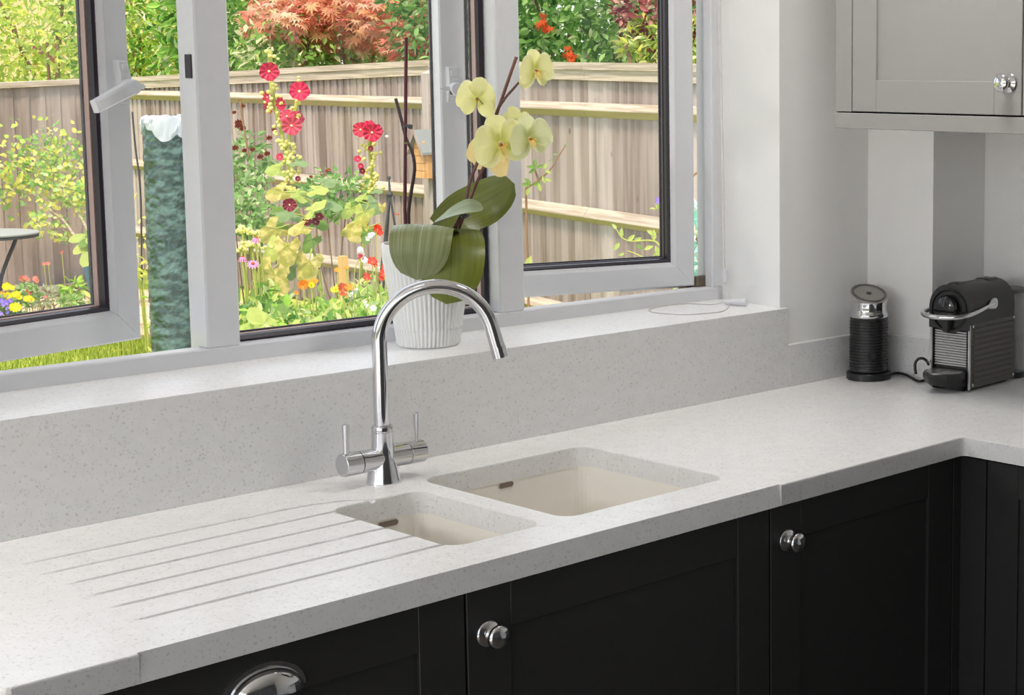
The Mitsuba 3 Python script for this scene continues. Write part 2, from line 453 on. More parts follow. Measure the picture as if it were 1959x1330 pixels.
def ext(poly, z0, z1):
    return mf(prism(poly, z0, z1))


wt = ext(plan, TOP - TH, TOP - 0.0020) + ext(plan.buffer(-0.0004), TOP - 0.0021, TOP - 0.0011) + ext(plan.buffer(-0.0010), TOP - 0.0012, TOP - 0.0004) + ext(plan.buffer(-0.0022), TOP - 0.0005, TOP)
# the long front edge between the two stops is cut back at the top
tri = np.array([[WF - 0.003, TOP - 0.0352], [WF - 0.003, TOP + 0.003], [WF + 0.0065, TOP + 0.003], [WF + 0.0055, TOP - 0.0005], [WF + 0.0002, TOP - 0.0352]])
cut = [[x + (0.012 * (1 if x < -1 else -1) * (0 if t[1] < TOP - 0.02 else 0)), *t] for x in (-1.552, -0.4935) for t in tri]
wt = wt - m3.Manifold.hull_points(np.array(cut))
# six drainer grooves
GY = [-0.1376, -0.2052, -0.2750, -0.3465, -0.4155, -0.4875]
GX = [-1.4837, -1.4868, -1.4891, -1.4925, -1.4957, -1.4991]
for i, (gx, gy) in enumerate(zip(GX, GY)):
    if i:
        pts = [(gx, gy, TOP + 0.0044), (gx + 0.02, gy, TOP + 0.0010), (-1.02, gy, TOP - 0.0008)]
    else:
        pts = [(gx, gy, TOP + 0.0044), (gx + 0.02, gy, TOP + 0.0010), (-1.10, gy, TOP - 0.0005), (-1.06, gy - 0.004, TOP - 0.0006), (-1.015, gy - 0.020, TOP - 0.0007), (-0.985, gy - 0.046, TOP - 0.0008), (-0.975, gy - 0.062, TOP - 0.0008)]
    for a, b in zip(pts[:-1], pts[1:]):
        wt = wt - m3.Manifold.hull(m3.Manifold.sphere(0.0048, 20).translate(a) + m3.Manifold.sphere(0.0048, 20).translate(b))
solo('worktop', tm(wt), 'quartz', 'pale speckled quartz worktop with drainer grooves and two sink cut-outs', 'worktop', smooth=25)

sk = thing('sink', 'cream undermount double sink with one large and one narrow bowl', 'sink')
for nm, poly in (('bowl', BIG), ('bowl', SMALL)):
    z0 = 0.690
    inner = ext(poly.buffer(0.0015), z0 + 0.018, TOP - TH + 0.01)
    for q in range(5):
        t = q / 5 * math.pi / 2
        inner = inner + ext(poly.buffer(0.0015 - 0.018 * (1 - math.cos(math.pi / 2 - t)) if q else 0.0015 - 0.018), z0 + 0.018 * (1 - math.cos(t)), z0 + 0.02)
    b = ext(poly.buffer(0.016), z0 - 0.012, TOP - TH) - inner
    part(sk, nm, tm(b), 'ceramic_cream', 35)


def slot(cx, cy, cz, w=0.030, h=0.0095):
    out = sg.LineString([(-w / 2 + h / 2, 0), (w / 2 - h / 2, 0)]).buffer(h / 2)
    rim = prism(out.buffer(0.0012).difference(out), 0, 0.0012)
    hole = prism(out, 0, 0.0004)
    R = np.array([[1, 0, 0, cx], [0, 0, -1, cy], [0, 1, 0, cz], [0, 0, 0, 1.0]])
    for m in (rim, hole): m.apply_transform(R)
    part(sk, 'overflow_rim', rim, 'steel_brushed')
    part(sk, 'overflow', hole, 'dark_slot')


s1 = (-0.6837,-0.1262,0.8584)
s2 = (-0.9559,-0.1870,0.8563)
slot(s1[0], -0.1257, s1[2])
slot(s2[0], -0.1867, s2[2], 0.036)

# ------------------------------------------------------------------ base cabinets and wall cupboard
def door(k, plane, a0, a1, z0, z1, st, rail, facing, bsdf, th=0.020, rec=0.006, name='door'):
    """Shaker door; facing 'y' (front towards -y) spans x a0..a1, facing 'x' (front towards -x) spans y a0..a1."""
    d = take(k + '__' + name)

    def b(u0, u1, w0, w1, d0, d1, r=0.0012):
        return rbox(u0, u1, plane + d0, plane + d1, w0, w1, r) if facing == 'y' else rbox(plane + d0, plane + d1, u0, u1, w0, w1, r)
    part(d, 'stile', b(a0, a0 + st, z0, z1, 0, th), bsdf)
    part(d, 'stile', b(a1 - st, a1, z0, z1, 0, th), bsdf)
    part(d, 'rail', b(a0 + st, a1 - st, z1 - rail, z1, 0.0001, th), bsdf)
    part(d, 'rail', b(a0 + st, a1 - st, z0, z0 + rail, 0.0001, th), bsdf)
    part(d, 'panel', b(a0 + st - 0.004, a1 - st + 0.004, z0 + rail - 0.004, z1 - rail + 0.004, rec, th - 0.002), bsdf)
    return d


KNOB = [(0.0185, 0), (0.0190, 0.0015), (0.0172, 0.004), (0.0105, 0.0065), (0.0070, 0.010), (0.0066, 0.014), (0.0085, 0.0175), (0.0150, 0.0200), (0.0172, 0.0230), (0.0172, 0.0265), (0.0145, 0.0300), (0.008, 0.0322), (0.0005, 0.0328)]
DP = -0.59   # front plane of the base doors


def knob(parent, x, y, z, axis):
    return part(parent, 'knob', orient(lathe(KNOB, 40), axis, (x, y, z)), 'chrome', 40, label='polished chrome round knob')


def base_unit(x0, x1, label):
    k = thing('base_cabinet', label, 'cabinet')
    part(k, 'carcass', cat(box(x0 + 0.001, x1 - 0.001, -0.569, -0.560, 0.11, 0.862), box(x0 + 0.001, x0 + 0.008, -0.56, -0.02, 0.11, 0.862), box(x1 - 0.008, x1 - 0.001, -0.56, -0.02, 0.11, 0.862), box(x0, x1, -0.56, -0.02, 0.11, 0.128)), 'gap_black', False)
    part(k, 'plinth', box(x0, x1, -0.52, -0.50, 0.0, 0.11), 'charcoal', False)
    return k


b0 = base_unit(-1.700, -1.0974, 'charcoal base cabinet at the left end with a chrome cup handle')
d0 = door(b0, DP, -1.6975, -1.0990, 0.115, 0.857, 0.073, 0.066, 'y', 'charcoal')
b1 = base_unit(-1.0974, -0.5005, 'charcoal base cabinet below the large sink bowl with a wide door')
d1 = door(b1, DP, -1.0955, -0.5020, 0.115, 0.857, 0.073, 0.066, 'y', 'charcoal')
knob(d1, -1.0615, DP, 0.7905, (0, -1, 0))
b2 = base_unit(-0.5005, -0.0050, 'charcoal base cabinet next to the worktop inner corner')
d2 = door(b2, DP, -0.4990, -0.0065, 0.115, 0.857, 0.073, 0.063, 'y', 'charcoal')
knob(d2, -0.4590, DP, 0.7945, (0, -1, 0))
cf = thing('corner_filler', 'charcoal corner post between the two runs of base cabinets', 'cabinet')
part(cf, 'post', cat(rbox(-0.0040, 0.040, DP, DP + 0.02, 0.115, 0.857, 0.001), rbox(0.020, 0.040, -0.6490, DP + 0.001, 0.115, 0.857, 0.001)), 'charcoal')
part(cf, 'backing', cat(box(-0.004, 0.045, -0.569, -0.560, 0.11, 0.862), box(0.0405, 0.044, -0.66, -0.5695, 0.11, 0.862)), 'gap_black', False)
b3 = thing('base_cabinet', 'charcoal base cabinet of the right-hand run turned towards the room', 'cabinet')
part(b3, 'carcass', box(0.045, 0.60, -1.30, -0.572, 0.11, 0.862), 'gap_black', False)
part(b3, 'plinth', box(0.09, 0.11, -1.30, -0.52, 0.0, 0.11), 'charcoal', False)
door(b3, 0.020, -1.25, -0.6525, 0.115, 0.857, 0.073, 0.064, 'x', 'charcoal')

# cup pull on the left cabinet
pc = np.array((-1.3918,-0.5900,0.8069))
cx, cz = pc[0], 0.8005
uu, vv = np.meshgrid(np.linspace(0, math.pi, 25), np.linspace(0, math.pi / 2, 11), indexing='ij')
def cup(sx, sz, sy):
    x = sx * np.cos(uu) * np.sin(vv * 0 + math.pi / 2) * np.cos(vv) ; z = sz * np.sin(uu) * np.cos(vv) ; y = -sy * np.sin(vv) ** 0.8
    return np.stack([cx + x, DP - 0.002 + y, cz + z], -1)
o, i_ = cup(0.048, 0.034, 0.026), cup(0.0455, 0.0315, 0.0235)
n0, n1 = uu.shape
def grid_faces(n0, n1, off=0, flip=False):
    i, j = np.meshgrid(np.arange(n0 - 1), np.arange(n1 - 1), indexing='ij')
    q = np.stack([i * n1 + j, (i + 1) * n1 + j, (i + 1) * n1 + j + 1, i * n1 + j + 1], -1).reshape(-1, 4) + off
    f = np.vstack([q[:, [0, 1, 2]], q[:, [0, 2, 3]]])
    return f[:, ::-1] if flip else f
N = n0 * n1
F = [grid_faces(n0, n1), grid_faces(n0, n1, N, True)]
e = [i * n1 + j for i, j in [(0, j) for j in range(n1)]]
for edge in ([j for j in range(n1)], [(n0 - 1) * n1 + j for j in range(n1)]):
    for a, b in zip(edge[:-1], edge[1:]):
        F.append(np.array([[a, b, N + b], [a, N + b, N + a]]))
cupm = trimesh.Trimesh(np.vstack([o.reshape(-1, 3), i_.reshape(-1, 3)]), np.vstack(F), process=False)
hd = take(d0 + '__cup_handle')
lab(hd, 'polished chrome cup handle')
part(hd, 'cup', cupm, 'chrome', 50)
fl = sg.Point(0, 0).buffer(1, quad_segs=24)
fl = affinity.scale(fl, 0.054, 0.040).intersection(sg.box(-1, -0.001, 1, 1)).difference(affinity.scale(sg.Point(0, 0).buffer(1, quad_segs=24), 0.046, 0.032))
fm = prism(fl, 0, 0.0025); fm.apply_transform(np.array([[1, 0, 0, cx], [0, 0, -1, DP], [0, 1, 0, cz], [0, 0, 0, 1.0]]))
part(hd, 'flange', fm, 'chrome', 30)

# wall cupboard
UX, UY = 0.0886, -0.2000
uc = thing('wall_cupboard', 'light grey wall cupboard with a framed door and chrome knob', 'cupboard')
part(uc, 'carcass', box(UX + 0.020, XR - 0.001, -1.30, UY - 0.003, 1.480, 2.20), 'cupboard_grey', False)
part(uc, 'side_panel', rbox(UX + 0.0005, XR - 0.001, UY - 0.003, UY, 1.474, 2.20, 0.0008), 'cupboard_grey')
part(uc, 'stile', rbox(UX, UX + 0.02, -0.2430, UY, 1.5075, 2.20, 0.0008), 'cupboard_grey')
part(uc, 'pelmet', rbox(UX - 0.002, UX + 0.02, -1.30, UY + 0.0015, 1.4735, 1.5055, 0.0012), 'cupboard_grey')
ud = door(uc, UX, -0.6690, -0.2455, 1.5085, 2.19, 0.0635, 0.0635, 'x', 'cupboard_grey')
part(uc, 'gap_shade', box(UX + 0.012, UX + 0.019, -1.30, UY - 0.004, 1.4745, 2.19), 'gap_black', False)  # black sheet paints in the shade of the door gaps
knob(ud, UX, -0.6400, 1.5690, (-1, 0, 0))
door(uc, UX, -1.10, -0.6720, 1.5085, 2.19, 0.0635, 0.0635, 'x', 'cupboard_grey')

# ------------------------------------------------------------------ tap
TB = np.array([-0.9024, -0.0948])
tap = thing('kitchen_tap', 'chrome swan-neck kitchen tap with two upright lever handles', 'tap')
tz = TOP
body = lathe([(0.0280, 0), (0.0280, 0.003), (0.0262, 0.008), (0.0235, 0.022), (0.0205, 0.034), (0.0185, 0.048), (0.0178, 0.060), (0.0172, 0.072), (0.0170, 0.0845), (0.0160, 0.0850), (0.0160, 0.0866), (0.0170, 0.0872), (0.0168, 0.0925), (0.0150, 0.0955), (0.0125, 0.0965)], 56, (TB[0], TB[1], tz))
bar = orient(lathe([(0.0188, -0.044), (0.0185, -0.03), (0.0180, -0.012), (0.0180, 0.012), (0.0185, 0.03), (0.0188, 0.044)], 48), (1, 0, 0), (TB[0], TB[1], tz + 0.0405))
part(tap, 'body', cat(body, bar), 'chrome', 35)
for sgn in (-1, 1):
    t = orient(lathe([(0.0178, 0.0445), (0.0190, 0.0453), (0.0190, 0.0735), (0.0180, 0.0745), (0.0005, 0.0746)], 48), (sgn, 0, 0), (TB[0], TB[1], tz + 0.0405))
    h = part(tap, 'turning_end', t, 'chrome', 35)
    x = TB[0] + sgn * 0.0655
    part(h, 'lever', lathe([(0.0042, tz + 0.057), (0.0044, tz + 0.062), (0.0058, tz + 0.1055), (0.0050, tz + 0.1065)], 24, (x, TB[1], 0)), 'chrome', 40)
sd = np.array([0.84, -0.543, 0.0]); sd /= np.linalg.norm(sd)
SR = 0.0895
sc = np.array([TB[0], TB[1], 0]) + sd * SR
sc[2] = 1.2235 - SR
pts = [np.array([TB[0], TB[1], tz + 0.094]), np.array([TB[0], TB[1], tz + 0.15]), np.array([TB[0], TB[1], sc[2] - 0.02])]
for t in np.radians(np.linspace(180, 15, 40)):
    pts.append(sc + sd * SR * math.cos(t) + np.array([0, 0, SR * math.sin(t)]))
tg = sd * math.sin(math.radians(15)) + np.array([0, 0, -math.cos(math.radians(15))])
end = pts[-1]
pts += [end + tg * 0.02, end + tg * 0.040]
part(tap, 'spout', tube(pts, 0.0121, 28), 'chrome', 60)
part(tap, 'nozzle', orient(lathe([(0.0128, 0), (0.0128, 0.0185), (0.0118, 0.0195), (0.0095, 0.0195), (0.0090, 0.012)], 32), tg, end + tg * 0.0395), 'chrome', 35)

# ------------------------------------------------------------------ window handles
def lever_handle(s, w, sgn, tilt):
    """Locking handle on the free stile, in the sash's own (s, d, z)."""
    h = take(s + '__handle')
    lab(h, 'white locking lever handle')
    c = np.array([0.545, 0.0, 0.437])
    plate = hull([(c[0] + a, b, c[2] + z) for a, b, z in [(-0.012, 0, -0.028), (0.012, 0, -0.028), (-0.010, -0.006, -0.026), (0.010, -0.006, -0.026), (-0.012, 0, 0.045), (0.012, 0, 0.045), (-0.010, -0.016, 0.016), (0.010, -0.016, 0.016), (-0.009, -0.010, 0.043), (0.009, -0.010, 0.043)]])
    part(h, 'base_plate', w(plate), 'upvc')
    part(h, 'plate_cap', w(rbox(c[0] - 0.0065, c[0] + 0.0065, -0.0155, -0.009, c[2] + 0.024, c[2] + 0.038, 0.001)), 'upvc')
    hub = orient(lathe([(0.0135, 0), (0.0135, 0.016), (0.012, 0.021), (0.006, 0.0225)], 24), (0, -1, 0), (c[0], -0.014, c[2]))
    dirv = np.array([-math.cos(tilt), 0, -math.sin(tilt)]); nv = np.array([math.sin(tilt), 0, -math.cos(tilt)])
    P = []
    for L, hw, d0, d1 in ((0.0, 0.013, -0.020, -0.036), (0.028, 0.0115, -0.024, -0.040), (0.030, 0.0115, -0.024, -0.040), (0.094, 0.0105, -0.034, -0.047)):
        for a in (-1, 1):
            for d, k in ((d0, 1.0), (d1 + 0.003, 1.0), (d1, 0.72)):
                P.append(c + dirv * L + nv * a * hw * k + np.array([0, d, 0]))
    arm = cat(hull(P[:12]), hull(P[6:18]), hull(P[12:]))
    part(h, 'lever', w(cat(hub, arm)), 'upvc', 25)
    part(h, 'lock_button', w(orient(lathe([(0.0045, 0), (0.0045, 0.004), (0.003, 0.005)], 16), (0.5, -0.8, -0.2), c + np.array([0.009, -0.026, -0.006]))), 'spacer_dark')
    part(h, 'tongue', w(hull([c + np.array([a, d, z]) for a in (0.005, 0.026) for d in (-0.026, -0.020) for z in (-0.004, 0.005)] + [c + np.array([0.033, -0.023, 0.001])])), 'upvc')


lever_handle(sl, wL, 1, 0.36)
lever_handle(sr, wR, -1, 0.20)
# stay and keep blocks
part(sr, 'friction_stay', cat(rbox(0.098, 0.160, 0.262, 0.288, 1.090, 1.106, 0.002), rbox(0.118, 0.150, 0.245, 0.262, 1.1035, 1.128, 0.003)), 'hinge_metal')
part(sr, 'hinge_arm', cat(tube([(0.150, 0.280, 1.1045), (0.06, 0.300, 1.1045), (-0.05, 0.315, 1.1045)], 0.004, 6)), 'steel_brushed')
part(win, 'lock_keep', rbox(-1.0295, -1.0262, 0.232, 0.252, 1.560, 1.600, 0.001), 'gasket')

# ------------------------------------------------------------------ blind cord
bc = thing('blind_cord', 'thin white blind cord with two white weights beside the window reveal', 'blind cord')
CA = [(0.1305,0.1900,1.8114),(0.1321,0.1900,1.6297),(0.1385,0.1900,1.4457),(0.1403,0.1900,1.2826),(0.1425,0.1900,1.1449)]
CB = [(0.1396,0.1880,1.8119),(0.1412,0.1880,1.6299),(0.1445,0.1880,1.4456),(0.1480,0.1880,1.2823),(0.1486,0.1880,1.1446)]
for c in (CA, CB):
    part(bc, 'cord', tube(c, 0.0009, 6, 24), 'cord_white', True)
wp = np.array((0.1486,0.1890,1.1315))
part(bc, 'joiner', lathe([(0.0050, -0.0150), (0.0062, -0.0140), (0.0062, 0.0135), (0.0050, 0.0155)], 20, wp), 'upvc', 35)
loop = [tuple(wp - [0, 0, 0.015]), (0.1437,0.1750,1.0976), (0.1251,0.1500,1.0815), (0.0721,0.0994,1.0762), (0.0161,0.0622,1.0762), (-0.0323,0.0673,1.0762), (-0.0690,0.0838,1.0762), (-0.0877,0.1279,1.0762), (-0.0879,0.1637,1.0762), (-0.0714,0.1940,1.0762), (-0.0237,0.2161,1.0762), (0.0252,0.2199,1.0762), (0.0573,0.2043,1.0762), (0.0793,0.1611,1.0762), (0.1191,0.1562,1.0780)]
part(bc, 'loop', tube(loop, 0.0010, 6, 90), 'cord_white', True)
ea, eb = np.array((0.0996,0.1385,1.0815)), np.array((0.1127,0.0923,1.0838))
part(bc, 'end_weight', orient(lathe([(0.0030, 0), (0.0052, 0.001), (0.0062, 0.012), (0.0082, np.linalg.norm(eb - ea) * 1.15 - 0.002), (0.0070, np.linalg.norm(eb - ea) * 1.15)], 24), eb - ea, ea), 'upvc', 35)

# ------------------------------------------------------------------ plant pot
PC = np.array([-0.651, 0.1400, SILL])
pot = thing('plant_pot', 'white ribbed ceramic pot on the window sill holding the orchid', 'plant pot')
na = 312
a = np.arange(na) * 2 * np.pi / na
prof = [(0.050, 0.0), (0.0535, 0.0015), (0.0545, 0.006), (0.0582, 0.0325), (0.0612, 0.0345), (0.0590, 0.0368), (0.0600, 0.044), (0.0640, 0.075), (0.0700, 0.120), (0.0752, 0.160), (0.0775, 0.178), (0.0780, 0.182), (0.0780, 0.1885), (0.0765, 0.190), (0.0735, 0.190), (0.0725, 0.186), (0.0700, 0.150)]
v = []
for i, (r, z) in enumerate(prof):
    rib = 0.0034 if 0.004 < z < 0.170 and i < 12 and not (0.033 < z < 0.036) else 0.0
    w = 1 + 0.06 * np.sin(3 * a + z * 40)
    rr = r + rib * np.abs(np.sin(a * 26 + 0.35 * np.sin(z * 55 + a * 5))) ** 0.55 * w - rib * 0.5
    v.append(np.stack([rr * np.cos(a), rr * np.sin(a), np.full(na, z)], 1))
v = np.vstack(v) + PC
kk = len(prof)
i, j = np.meshgrid(np.arange(kk - 1), np.arange(na), indexing='ij')
q = np.stack([i * na + j, i * na + (j + 1) % na, (i + 1) * na + (j + 1) % na, (i + 1) * na + j], -1).reshape(-1, 4)
v = np.vstack([v, PC + [0, 0, 0]]); jj = np.arange(na)
f = np.vstack([q[:, [0, 1, 2]], q[:, [0, 2, 3]], np.stack([(jj + 1) % na, jj, jj * 0 + kk * na], 1)])
part(pot, 'body', trimesh.Trimesh(v, f, process=False), 'pot_white', 40)
part(pot, 'soil', lathe([(0.0705, 0.150), (0.0707, 0.158), (0.04, 0.166), (0.001, 0.168)], 40, PC), 'bark', 30)

# ------------------------------------------------------------------ orchid
rng = np.random.default_rng(11)


def blade(ctrl, nrm, widths, nu=22, nv=9, cup=0.15, fold=0.0, thick=0.0016, wav=0.0):
    """A closed leaf: centre line, surface normals along it, half widths along it (0..1), cup / fold in units of the half width."""
    c = smooth_path(ctrl, nu)
    N = np.asarray(nrm, float).reshape(-1, 3)
    s = np.linspace(0, 1, nu)
    N = np.stack([np.interp(s, np.linspace(0, 1, len(N)), N[:, k]) for k in range(3)], 1) if len(N) > 1 else np.repeat(N, nu, 0)
    t = np.gradient(c, axis=0); t /= np.linalg.norm(t, axis=1, keepdims=True)
    side = np.cross(t, N); side /= np.linalg.norm(side, axis=1, keepdims=True)
    N = np.cross(side, t)
    W = np.interp(s, np.linspace(0, 1, len(widths)), widths) if len(widths) != nu else np.asarray(widths)
    xs = np.linspace(-1, 1, nv)
    h = cup * xs ** 2 + fold * np.abs(xs)
    wv = wav * np.sin(s * 19)[:, None] * (xs ** 2)[None] * np.sign(xs)[None]
    top = c[:, None] + W[:, None, None] * (xs[None, :, None] * side[:, None] + (h[None] + wv)[..., None] * N[:, None])
    edge = (1 - xs ** 2) ** 0.5 * 0.9 + 0.1
    bot = top - (thick * edge)[None, :, None] * N[:, None]
    n = nu * nv
    f1 = grid_faces(nu, nv, 0, True); f2 = grid_faces(nu, nv, n)
    idx = [k * nv for k in range(nu)], [k * nv + nv - 1 for k in range(nu)], list(range(nv)), [(nu - 1) * nv + k for k in range(nv)]
    F = [f1, f2]
    for e in idx:
        e = np.array(e)
        F.append(np.vstack([np.stack([e[:-1], e[1:], e[1:] + n], 1), np.stack([e[:-1], e[1:] + n, e[:-1] + n], 1)]))
    m = trimesh.Trimesh(np.vstack([top.reshape(-1, 3), bot.reshape(-1, 3)]), np.vstack(F), process=False)
    uv = np.stack(np.meshgrid(s, xs, indexing='ij'), -1).reshape(-1, 2)
    return m, np.vstack([uv, uv])


def leaf_w(hw, n=22, base=0.35, tip=2.2, peak=0.5):
    s = np.linspace(0, 1, n)
    return hw * np.clip((base + (1 - base) * np.sin(np.clip(s / (2 * peak), 0, 1) * math.pi / 1.0 * 0.5 + 0) ** 0.9 if False else np.minimum(base + (1 - base) * np.sin(np.minimum(s / peak, 1) * math.pi / 2), 1) * (1 - np.clip((s - peak) / (1 - peak), 0, 1) ** tip) ** 0.5 + 0.004), 0, 1)


TOC, RT, UP = np.array([-0.59, -0.80, 0.06]), np.array([0.81, -0.59, 0.0]), np.array([0.0, 0.0, 1.0])
orc = thing('orchid', 'pale yellow moth orchid with broad green leaves in the white ribbed pot', 'orchid')


def oleaf(ctrl, nrm, widths, b='orchid_leaf', **kw):
    m, uv = blade(ctrl, nrm, widths, **kw)
    part(orc, 'leaf', m, b, True, uv=uv)


oleaf([(-0.6106,0.1618,1.2697), (-0.6460,0.1289,1.2886), (-0.6857,0.0924,1.3029), (-0.7139,0.0608,1.2916), (-0.7260,0.0524,1.2520), (-0.7144,0.0781,1.2061)],
      [UP + 0.2 * TOC, UP + 0.2 * TOC, UP + 0.4 * TOC, TOC + 0.9 * UP, TOC + 0.1 * UP, TOC - 0.15 * UP], leaf_w(0.053, 26, 0.7, 5.0, 0.35), 'orchid_leaf_grey', nu=26, nv=11, cup=-0.16, fold=0.08)
oleaf([(-0.5922,0.1555,1.2758), (-0.6190,0.1101,1.2881), (-0.6531,0.0591,1.2651), (-0.6706,0.0393,1.2158), (-0.6738,0.0495,1.1613)],
      [UP + 0.3 * TOC, UP + TOC, TOC + 0.3 * UP, TOC, TOC - 0.1 * UP], leaf_w(0.058, 26, 0.6, 2.8, 0.5), nu=26, nv=11, cup=-0.14, fold=0.03)
oleaf([(-0.5920,0.1913,1.2912), (-0.5397,0.1929,1.3100), (-0.4951,0.1721,1.3319), (-0.4717,0.1152,1.3667)],
      [TOC + 0.5 * UP - 0.2 * RT, TOC + 0.35 * UP - 0.2 * RT, TOC + 0.25 * UP], leaf_w(0.046, 26, 0.42, 2.4, 0.52), nu=26, nv=11, cup=-0.10, fold=0.05)
oleaf([(-0.6324,0.1454,1.2945), (-0.6252,0.1066,1.3138), (-0.6090,0.0718,1.3283), (-0.5847,0.0569,1.3298)],
      [UP + 0.55 * TOC, UP + 0.6 * TOC, UP + 0.7 * TOC], leaf_w(0.0235, 22, 0.55, 2.4, 0.5), 'orchid_leaf_pale', cup=0.20, fold=0.1)
sp_a = [(-0.5925,0.1552,1.2719),(-0.6095,0.1141,1.2873),(-0.6006,0.1067,1.3085),(-0.5929,0.1007,1.3297),(-0.5884,0.0997,1.3547),(-0.5837,0.0976,1.3758),(-0.5772,0.0931,1.3970),(-0.5671,0.0855,1.4259),(-0.5554,0.0767,1.4587),(-0.5480,0.0718,1.4837),(-0.5404,0.0671,1.5106),(-0.5351,0.0629,1.5241)]
part(orc, 'flower_stem', tube(sp_a, [0.0042, 0.0034, 0.0030, 0.0028], 8, 60), 'stem_brown', True)
part(orc, 'flower_stem', tube([(-0.5404,0.0671,1.5106),(-0.5304,0.0580,1.5309),(-0.5209,0.0486,1.5464),(-0.5121,0.0397,1.5600),(-0.5060,0.0323,1.5630),(-0.4996,0.0251,1.5689),(-0.4944,0.0195,1.5747)], [0.0024, 0.0022, 0.0016, 0.0010], 8, 40), 'stem_brown', True)
for pts in ([(-0.5480,0.0718,1.4837),(-0.5486,0.0752,1.4971),(-0.5528,0.0832,1.5104),(-0.5767,0.0670,1.5222),(-0.5801,0.0730,1.5297)], [(-0.5543,0.0633,1.4821),(-0.5433,0.0500,1.4880),(-0.5295,0.0328,1.4921),(-0.5272,0.0283,1.4845)], [(-0.5616,0.0683,1.4590),(-0.5473,0.0646,1.4512),(-0.5693,0.0257,1.4433)], [(-0.5492,0.0562,1.4803),(-0.5305,0.0318,1.4806),(-0.5209,0.0172,1.4694),(-0.5302,-0.0054,1.4606)], [(-0.5694,0.0740,1.4360),(-0.5670,0.0697,1.4303),(-0.5641,0.0645,1.4227)]):
    part(orc, 'flower_stalk', tube(pts, [0.0014, 0.0010], 6, 16), 'stem_green', True)
part(orc, 'old_stem', tube([(-0.6483,0.1950,1.2729),(-0.6475,0.1991,1.2989),(-0.6451,0.2006,1.3231),(-0.6393,0.1995,1.3569),(-0.6338,0.1980,1.3859),(-0.6315,0.1989,1.4062),(-0.6324,0.2047,1.4302),(-0.6369,0.2150,1.4533),(-0.6388,0.2225,1.4792),(-0.6406,0.2301,1.5062),(-0.6425,0.2364,1.5264)], [0.0036, 0.0030, 0.0028, 0.0029], 8, 60), 'stem_dark', True)
part(orc, 'leaf_tendril', tube([(-0.6187,0.0705,1.2561),(-0.6115,0.0616,1.2591),(-0.6033,0.0511,1.2602)], 0.0007, 5, 10), 'stem_dark', True)


def vdir(v):
    v = np.asarray(v, float); return v / np.linalg.norm(v)


def oflower(center, nrm, upv, s=1.0, tone=0, wide=1.0):
    """Moth-orchid bloom facing nrm."""
    c = np.asarray(center, float)
    n = vdir(nrm); u = vdir(np.asarray(upv) - n * (np.asarray(upv) @ n)); r = np.cross(u, n)
    fk = take(orc + '__flower')
    b = ('petal_lemon', 'petal_cream', 'petal_gold')[tone]

    def pet(name, ang, L, hw, back, cup, peak=0.55):
        d = math.cos(ang) * u + math.sin(ang) * r
        m, uv = blade([c + d * 0.003 * s, c + d * L * 0.35 * s - n * back * 0.25 * s, c + d * L * 0.7 * s - n * back * 0.7 * s, c + d * L * s - n * back * 1.25 * s], [n], leaf_w(hw * s, 14, 0.22, 2.3, peak), nu=14, nv=7, cup=cup, thick=0.0006, wav=0.03)
        part(fk, name, m, b, True, uv=uv)
    pet('sepal', 0.0, 0.038, 0.0145, 0.006, 0.12)
    pet('sepal', math.radians(128), 0.037, 0.0140, 0.005, 0.12)
    pet('sepal', math.radians(-128), 0.037, 0.0140, 0.005, 0.12)
    pet('petal', math.radians(74), 0.036, 0.0235 * wide, -0.003, 0.10, 0.6)
    pet('petal', math.radians(-74), 0.036, 0.0235 * wide, -0.003, 0.10, 0.6)
    m1 = []
    for sg_ in (-1, 1):
        q, _ = blade([c + n * 0.002 * s * 0.75, c + (n * 0.008 + r * 0.006 * sg_ - u * 0.004) * s * 0.75, c + (n * 0.013 + r * 0.008 * sg_ + u * 0.002) * s * 0.75], [u * 0.5 - r * sg_], leaf_w(0.0042 * s * 0.75, 10, 0.4), nu=10, nv=5, cup=0.3, thick=0.0006)
        m1.append(q)
    q, _ = blade([c + n * 0.002 * s * 0.75, c + (n * 0.011 - u * 0.006) * s * 0.75, c + (n * 0.014 - u * 0.018) * s * 0.75], [n + u], leaf_w(0.0050 * s * 0.75, 10, 0.4), nu=10, nv=5, cup=0.35, thick=0.0007)
    m1.append(q)
    part(fk, 'lip', cat(*m1), 'lip_gold', True)
    part(fk, 'column', orient(lathe([(0.0016 * s, 0), (0.0020 * s, 0.003 * s), (0.0016 * s, 0.0055 * s), (0.0003, 0.0066 * s)], 12), n + 0.3 * u, c), 'lip_red', True)


oflower((-0.4991,0.0101,1.5804), TOC * 0.75 + RT * 0.55 - UP * 0.15, UP * 0.9 - RT * 0.15, 1.06, 0, 1.1)
oflower((-0.5809,0.0736,1.5278), -TOC * 0.9 - RT * 0.45 + UP * 0.05, UP + 0.15 * RT, 1.08, 0, 1.05)
oflower((-0.5772,0.0119,1.4477), TOC + RT * 0.25 - UP * 0.28, UP * 0.95 - RT * 0.25, 1.42, 0, 1.1)
oflower((-0.5345,-0.0170,1.4572), TOC * 0.9 + RT * 0.45 - UP * 0.22, UP - RT * 0.30, 1.18, 1, 1.05)
oflower((-0.5097,0.0547,1.4818), -TOC * 0.5 + RT * 0.35 + UP * 0.15, UP, 0.95, 0, 0.8)
oflower((-0.5550,0.0771,1.4211), TOC * 0.75 - RT * 0.45 - UP * 0.30, UP * 0.8 + RT * 0.3, 1.2, 2)

